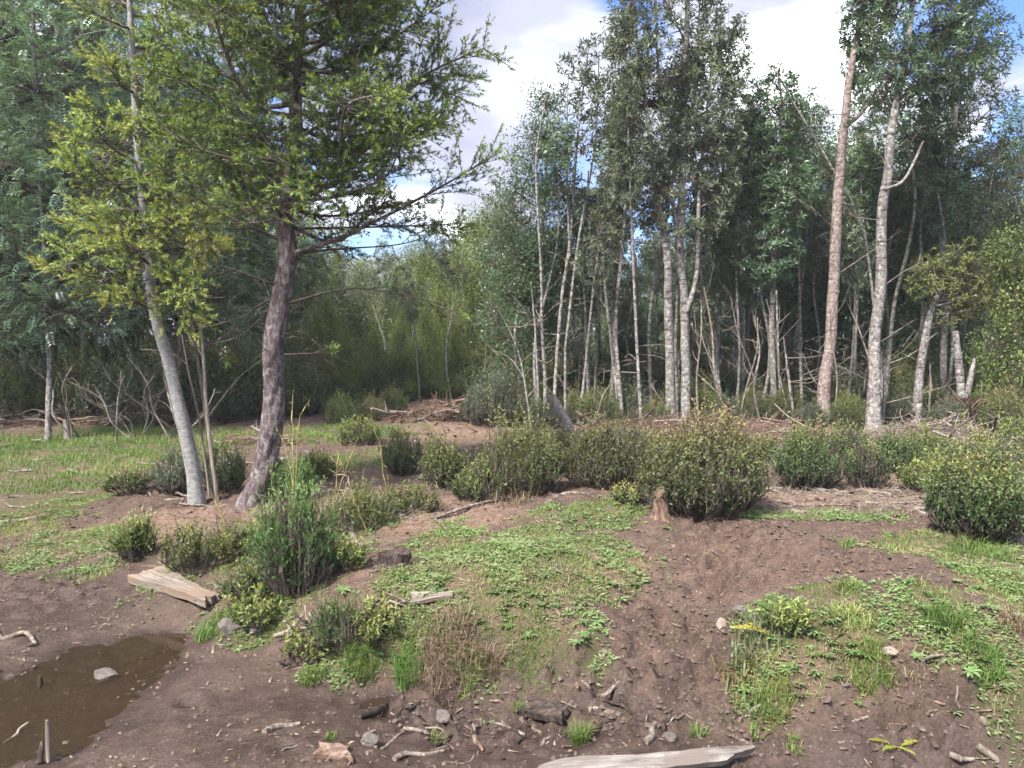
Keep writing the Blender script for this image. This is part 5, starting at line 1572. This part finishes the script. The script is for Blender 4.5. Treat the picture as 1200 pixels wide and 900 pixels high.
board('weathered tan board jutting from the bank over the puddle end', [(150, 690), (240, 722), (258, 704), (190, 668)], .05, 'board', lifts=(.03, .05, -.015, -.015), rag=.02)
board('grey weathered plywood sheet lying in the bottom foreground', [(560, 935), (845, 903), (886, 889), (655, 905)], .03, 'board_grey', lifts=(0, .02, .02, .03))
board('short grey board lying on the mound grass', [(482, 711), (530, 707), (530, 699), (484, 700)], .022, 'board', nu=14, nv=5, rag=.005)
board('flat reddish slab of wood at the bottom left of centre', [(368, 890), (412, 897), (408, 880), (376, 878)], .02, 'red_wood', rag=.01, nu=14, nv=6)
board('dark rotten plank end in the mud left of the grass tuft', [(612, 838), (655, 852), (662, 838), (625, 826)], .03, 'dark_wood', rag=.02, lifts=(0, .015, .015, 0), nu=14, nv=6)


def stump(label, px, py, wpx, hpx, mat, name='stump', spikes=9, dist=None, roots=5):
    b = gp(px, py) if dist is None else base_at(px, py, dist)
    s = b[1] / FPX; r = wpx * s * .5; h = hpx * s
    root = empty(name, b, label, 'stump')
    k = 20; th = np.linspace(0, 2 * np.pi, k, endpoint=False)
    rows = []
    for i, f in enumerate([-.1, .15, .4, .7, 1.0]):
        rr = r * (1 + .3 * math.exp(-f * 5)) * (1 + .3 * (fbm(np.cos(th) * 1.5 + 5, np.sin(th) * 1.5 + f, int(px), 3) - .5))
        zz_ = h * f * (1 if f < .9 else (.75 + .55 * vnoise(th * 1.6, th * 0 + px, 5)))
        rows.append(np.stack([np.cos(th) * rr, np.sin(th) * rr, np.broadcast_to(zz_, th.shape)], 1))
    rows.append(rows[-1] * [.55, .55, .7])
    V = np.concatenate(rows + [np.array([[0, 0, h * .5]])]) + b
    idx = np.arange(6 * k).reshape(6, k)
    F = np.stack([idx[:-1], np.roll(idx[:-1], -1, 1), np.roll(idx[1:], -1, 1), idx[1:]], -1).reshape(-1, 4)
    mb = MB(); mb.add(V, F); mb.add(V[[*idx[5], 6 * k]], [[i, (i + 1) % k, k] for i in range(k)])
    mb.build('stump_body', M[mat], root, b, False)
    for j in range(roots):
        a = rng.uniform(0, 6.28); L = r * rng.uniform(1.5, 3)
        e = b + [math.cos(a) * L, math.sin(a) * L, 0]; e[2] = gz(e[0], e[1])
        rt = MB(); tube(rt, resample([b + [math.cos(a) * r * .8, math.sin(a) * r * .8, h * .25], (b + e) / 2 + [0, 0, h * .1], e], 8), [r * .3, r * .1], 6, rough=.15)
        rt.build('root', M[mat], root, b, True)
    return root


stump('small splintered stump on the crest of the mound', 774, 606, 18, 30, 'red_wood')
stump('low rotten stump half sunk in the grass of the mound', 462, 662, 38, 16, 'dark_wood')
stump('short forked stump standing on the lawn near the left border', 79, 514, 7, 20, 'deadwood', roots=2)
stump('broken pinkish stump behind the leaning grey trunk', 217, 492, 16, 34, 'red_wood')
stump('grey root stump at the right border below the dark shrub', 1190, 632, 34, 34, 'deadwood', roots=7)
stick('weathered grey log leaning right behind the olive shrubs', None, None, 8, name='leaning_log', cat='log', a3=base_at(690, 520, 8.2), b3=P(646, 466, 8.6), bend=.015, seg=10)
stick('short grey log on the lawn behind the rough-barked conifer', (312, 545), (335, 542), 6, name='log', cat='log')

# ---- heaps of cut branches: separate branches, plus fine twigs
def heap(label, group, cx, cy_, wpx, hpx, n, mats, dist=None, rpx=(1.2, 2.6), Lf=(.25, .7), up=.25, twig=2, fine=500, skew=.5, deep=.35):
    b = gp(cx, cy_) if dist is None else base_at(cx, cy_, dist)
    s = b[1] / FPX; w = wpx * s; h = hpx * s
    dep = w * deep
    for k in range(n):
        u = rng.uniform(-.5, .5); v = rng.uniform(-.5, .5)
        x = b[0] + u * w; y = b[1] + v * dep
        hz = h * max(0.05, (1 - (2 * u) ** 2)) * rng.uniform(0, 1) * (1 - abs(v))
        a = rng.normal() * skew + (0 if rng.random() < .6 else 1.3)
        L = w * rng.uniform(*Lf)
        d = np.array([math.cos(a), math.sin(a) * .8, rng.normal() * up])
        A = np.array([x, y, gz(x, y) + hz]) - d * L / 2; B = A + d * L
        A[2] = max(A[2], gz(A[0], A[1])); B[2] = max(B[2], gz(B[0], B[1]))
        stick(label, None, None, rng.uniform(*rpx), mats[rng.integers(len(mats))], a3=A, b3=B, name='cut_branch', cat='branch', group=group, twig=twig, seg=5)
    if fine:
        u = rng.uniform(-.55, .55, fine); v = rng.uniform(-.55, .55, fine)
        x = b[0] + u * w; y = b[1] + v * dep
        z = H(x, y) + h * np.clip(1 - (2 * u) ** 2, .05, 1) * rng.uniform(0, .9, fine) * (1 - np.abs(v))
        A = np.stack([x, y, z], 1); d = unit(rng.normal(size=(fine, 3)) * [1, .8, .35])
        mb = MB(); twigs(mb, A, A + d * (rng.uniform(.1, .4, (fine, 1)) * min(1, w * .3)), .004 * b[1] / 10, .002 * b[1] / 10, v=rng.random(fine))
        tag(mb.build('brush_twigs', M[mats[0]], None, b), 'fine twigs filling the ' + group, 'twigs', kind='stuff')


heap('cut branch in the brown brush heap in the gap', 'brush heap in the gap', 525, 492, 130, 30, 40, ['red_wood', 'deadwood', 'red_wood'], rpx=(.6, 1.6), fine=1800)
heap('brown cut branch in the heap behind the leaning grey trunk', 'brush heap behind the grey trunk', 185, 496, 110, 42, 30, ['red_wood', 'red_wood', 'deadwood'], rpx=(.6, 1.5), up=.5, fine=1800)
heap('pale cut branch in the flat debris on the right behind the dirt', 'flat debris behind the dirt', 985, 590, 200, 5, 40, ['deadwood', 'red_wood', 'deadwood'], rpx=(.8, 2.6), Lf=(.05, .28), up=.06, fine=1300, skew=.9, deep=.9)
heap('pale cut branch in the tangle below the leaning trunk on the right', 'tangle below the leaning trunk', 1090, 520, 170, 36, 30, ['deadwood', 'twig', 'red_wood'], rpx=(.6, 1.5), Lf=(.15, .45), up=.4, fine=2200, skew=.9, deep=.5)
heap('dead branch in the litter along the far left wood edge', 'litter along the left wood edge', 70, 494, 240, 16, 30, ['red_wood', 'deadwood'], rpx=(1, 2.0), Lf=(.1, .35), fine=800)
heap('dead branch in the litter behind the middle shrubs', 'litter behind the middle shrubs', 790, 520, 320, 34, 34, ['red_wood', 'deadwood', 'dead_twig'], dist=10.5, rpx=(.7, 1.8), Lf=(.08, .3), up=.4, fine=2200, skew=.9)
heap('dead branch between the lawn and the brown heap', 'litter right of the conifer trunk', 300, 520, 100, 16, 16, ['red_wood', 'deadwood'], rpx=(1, 2), Lf=(.15, .4), fine=500)
heap('thin stalk in the bramble tangle near the right border', 'bramble tangle near the right border', 1160, 545, 140, 46, 24, ['deadwood', 'twig'], rpx=(.8, 1.5), up=.6, fine=2000, skew=.9, deep=.5)
heap('dark wet stick in the woody mud at the bottom centre', 'woody mud at the bottom centre', 620, 862, 330, 2, 22, ['dark_wood', 'mud_wood', 'dark_wood'], rpx=(1.0, 3.2), Lf=(.04, .16), up=.04, fine=200, skew=.9, deep=.3)

heap('twisted grey root in the clump on the mound edge', 'clump of roots on the mound edge', 450, 722, 46, 22, 16, ['deadwood', 'red_wood'], rpx=(1, 2.4), Lf=(.3, .8), up=.5, fine=60)
heap('thin root hanging at the foot of the bank', 'roots at the foot of the bank', 352, 748, 44, 24, 12, ['deadwood', 'dark_wood'], rpx=(.7, 1.5), Lf=(.3, .8), up=.6, fine=80)

heap('dry twig in the weeds between the board and the feathery shrub', 'dry twigs in the bank weeds', 285, 690, 90, 26, 16, ['dead_twig', 'deadwood'], rpx=(.6, 1.2), Lf=(.2, .5), up=.6, fine=260, skew=.9)
heap('dry twig in the weeds behind the mound', 'dry twigs in the weeds behind the mound', 420, 612, 120, 30, 16, ['dead_twig', 'deadwood'], rpx=(.6, 1.2), Lf=(.15, .4), up=.6, fine=300, skew=.9)


def by_landmark(label, px):
    lm = min(LAND, key=lambda a: abs(a[0] - px))[1]
    k = USED.get((label, lm), 0); USED[(label, lm)] = k + 1
    return label + ' ' + lm if k == 0 else ORD[min(k, 8)] + label + ', ' + lm


# arching dead branches under the left trees
for k in range(15):
    d = rng.uniform(10.6, 12.2)
    px = rng.uniform(70, 215) if k < 15 else rng.uniform(-10, 60)
    A = base_at(px, 480, d); A[2] = gz(A[0], A[1])
    hh = rng.uniform(.5, 1.25)
    B = A + [rng.uniform(-1.0, .7), rng.uniform(-.3, .3), hh]
    stick(by_landmark('bare dead branch', px), None, None, rng.uniform(.6, 1.3), 'dead_twig', a3=A, b3=B, name='dead_branch', cat='branch', group='dead branches under the left trees', twig=6, bend=.05, seg=5)
for k in range(26):
    d = rng.uniform(11.5, 14.5); px = rng.uniform(670, 1190)
    A = base_at(px, 480, d); A[2] = gz(A[0], A[1]) - .03
    B = A + [rng.uniform(-.6, .6), rng.uniform(-.3, .3), rng.uniform(.7, 2.2)]
    stick(by_landmark('thin bare dead stem', px), None, None, rng.uniform(.8, 1.5), 'dead_twig', a3=A, b3=B, name='dead_sapling', cat='dead sapling', group='dead stems among the pale trunks', twig=6, bend=.05, seg=5)

# root plate of a fallen tree
b = base_at(1130, 500, 11.3)
rp = empty('root_plate', b, 'dark reddish upturned root plate with a broken pale snag on the right', 'root plate')
import bmesh as _bm
bm = _bm.new(); _bm.ops.create_icosphere(bm, subdivisions=5, radius=1)
V = np.array([v.co for v in bm.verts]); F = np.array([[v.index for v in f.verts] for f in bm.faces]); bm.free()
V = V * (.45 + 1.1 * fbm(V[:, 0] * 3.2 + 9, V[:, 1] * 3.2 + V[:, 2] * 3.9, 3, 5))[:, None] * [.42, .22, .28] + b + [0, 0, .2]
mb = MB(); mb.add(V, F); mb.build('soil_mass', M['root_soil'], rp, b)
for k in range(30):
    a = rng.uniform(0, 6.28); L = rng.uniform(.2, .55)
    c = b + [0, -.1, .28]; e = c + [math.cos(a) * L * 1.3, rng.uniform(-.35, .05), math.sin(a) * L * .8 + .05]
    mb = MB(); tube(mb, resample([c, (c + e) / 2 + rng.normal(size=3) * .05, e], 7), [.018, .005], 5, rough=.2); mb.build('root', M['red_wood'], rp, b, True)
for pts, r in [([(1128, 480), (1124, 430), (1120, 388)], [.06, .055, .04]), ([(1130, 478), (1138, 440), (1142, 420)], [.045, .04, .02])]:
    mb = MB(); tube(mb, resample(path_px(pts, 11.3), 14), r, 8, rough=.15); mb.build('snag', M['bark_pale'], rp, b, True)

# ---- loose stuff on the soil: clods, chips, needles and bits of bark
def loose(name, label, n, box, size, mat, maskf, flat=.6, elong=1.0):
    x, y = scatter(n, *box)
    g, l, w = masks(x, y)
    keep = rng.random(n) < maskf(x, y, g, l, w)
    x, y = x[keep], y[keep]; k = len(x)
    z = H(x, y)
    T = np.array([[1, 0, 0], [-1, 0, 0], [0, 1, 0], [0, -1, 0], [0, 0, 1], [0, 0, -1]], float)
    Fo = np.array([[0, 2, 4], [2, 1, 4], [1, 3, 4], [3, 0, 4], [2, 0, 5], [1, 2, 5], [3, 1, 5], [0, 3, 5]])
    s = size * np.exp(np.clip(rng.normal(size=k) * .5, -1, .65))
    a = rng.uniform(0, 6.28, k)
    V = T[None] * (1 + rng.normal(size=(k, 6, 1)) * .25) * s[:, None, None] * np.array([elong, 1, flat])
    tilt = rng.normal(size=k) * .3
    V[..., 2] += V[..., 0] * tilt[:, None]
    ca, sa = np.cos(a)[:, None], np.sin(a)[:, None]
    V = np.stack([V[..., 0] * ca - V[..., 1] * sa, V[..., 0] * sa + V[..., 1] * ca, V[..., 2]], -1)
    V = V + np.stack([x, y, z + s * flat * .4], 1)[:, None]
    F = (np.arange(k) * 6)[:, None, None] + Fo[None]
    mb = MB(); mb.add(V.reshape(-1, 3), F.reshape(-1, 3), np.repeat(rng.random(k), 6))
    tag(mb.build(name, M[mat]), label, 'debris', kind='stuff')


NEAR = (-4.4, 4.6, 2.8, 8.0)
loose('soil_clods', 'crumbs and clods of brown soil on the bare ground', 26000, NEAR, .009, 'clod', lambda x, y, g, l, w: np.clip((1 - g) * (.25 + .9 * emask(CHURN_E, x, y)) * (1 - .9 * emask(SMOOTH_E, x, y)), 0, 1), .7)
loose('wood_chips', 'scattered pale wood chips and twigs on the soil', 9000, NEAR, .0045, 'deadwood', lambda x, y, g, l, w: np.clip((1 - g) * (.12 + .8 * l), 0, 1) * (1 - .6 * emask(SMOOTH_E, x, y)), .35, 4.5)
loose('bark_litter', 'reddish bark litter on the soil', 14000, NEAR, .006, 'red_wood', lambda x, y, g, l, w: np.clip(.08 + .9 * l, 0, 1) * (1 - .6 * emask(SMOOTH_E, x, y)), .35, 3.0)
loose('far_litter', 'brown bark and stick litter under the trees', 15000, (-13, 14, 8, 16), .014, 'red_wood', lambda x, y, g, l, w: np.clip(.05 + .8 * l - .5 * g, 0, 1), .35, 4.0)
loose('far_chips', 'pale stick litter under the trees', 9000, (-13, 14, 7.5, 16), .011, 'deadwood', lambda x, y, g, l, w: np.clip(.08 + .7 * l - .4 * g, 0, 1), .35, 6.0)

# ------------------------------------------------------------------ thin haze box round the whole place, added to lift the dark inside the wood
m_, t_, out_ = new_mat('haze')
pv = N(t_, 'ShaderNodeVolumePrincipled', inp={'Density': 0.0014})
pv.inputs['Color'].default_value = (0.88, 0.93, 1.0, 1)
t_.links.new(pv.outputs[0], out_.inputs['Volume'])
gv = np.empty(len(bpy.data.objects['ground'].data.vertices) * 3, np.float32)
bpy.data.objects['ground'].data.vertices.foreach_get('co', gv)
gv = gv.reshape(-1, 3); hx = float(np.abs(gv[:, :2]).max()) + 5; zb = float(gv[:, 2].min()) - 1
me = bpy.data.meshes.new('haze')
me.from_pydata([(x, y, z) for x in (-hx, hx) for y in (-hx, hx) for z in (zb, 16)], [], [(0, 1, 3, 2), (4, 6, 7, 5), (0, 4, 5, 1), (2, 3, 7, 6), (0, 2, 6, 4), (1, 5, 7, 3)])
me.materials.append(m_)
hz_o = bpy.data.objects.new('haze', me); col.objects.link(hz_o)
tag(hz_o, 'thin pale haze added to lift the dark between the trees', 'haze', kind='stuff')
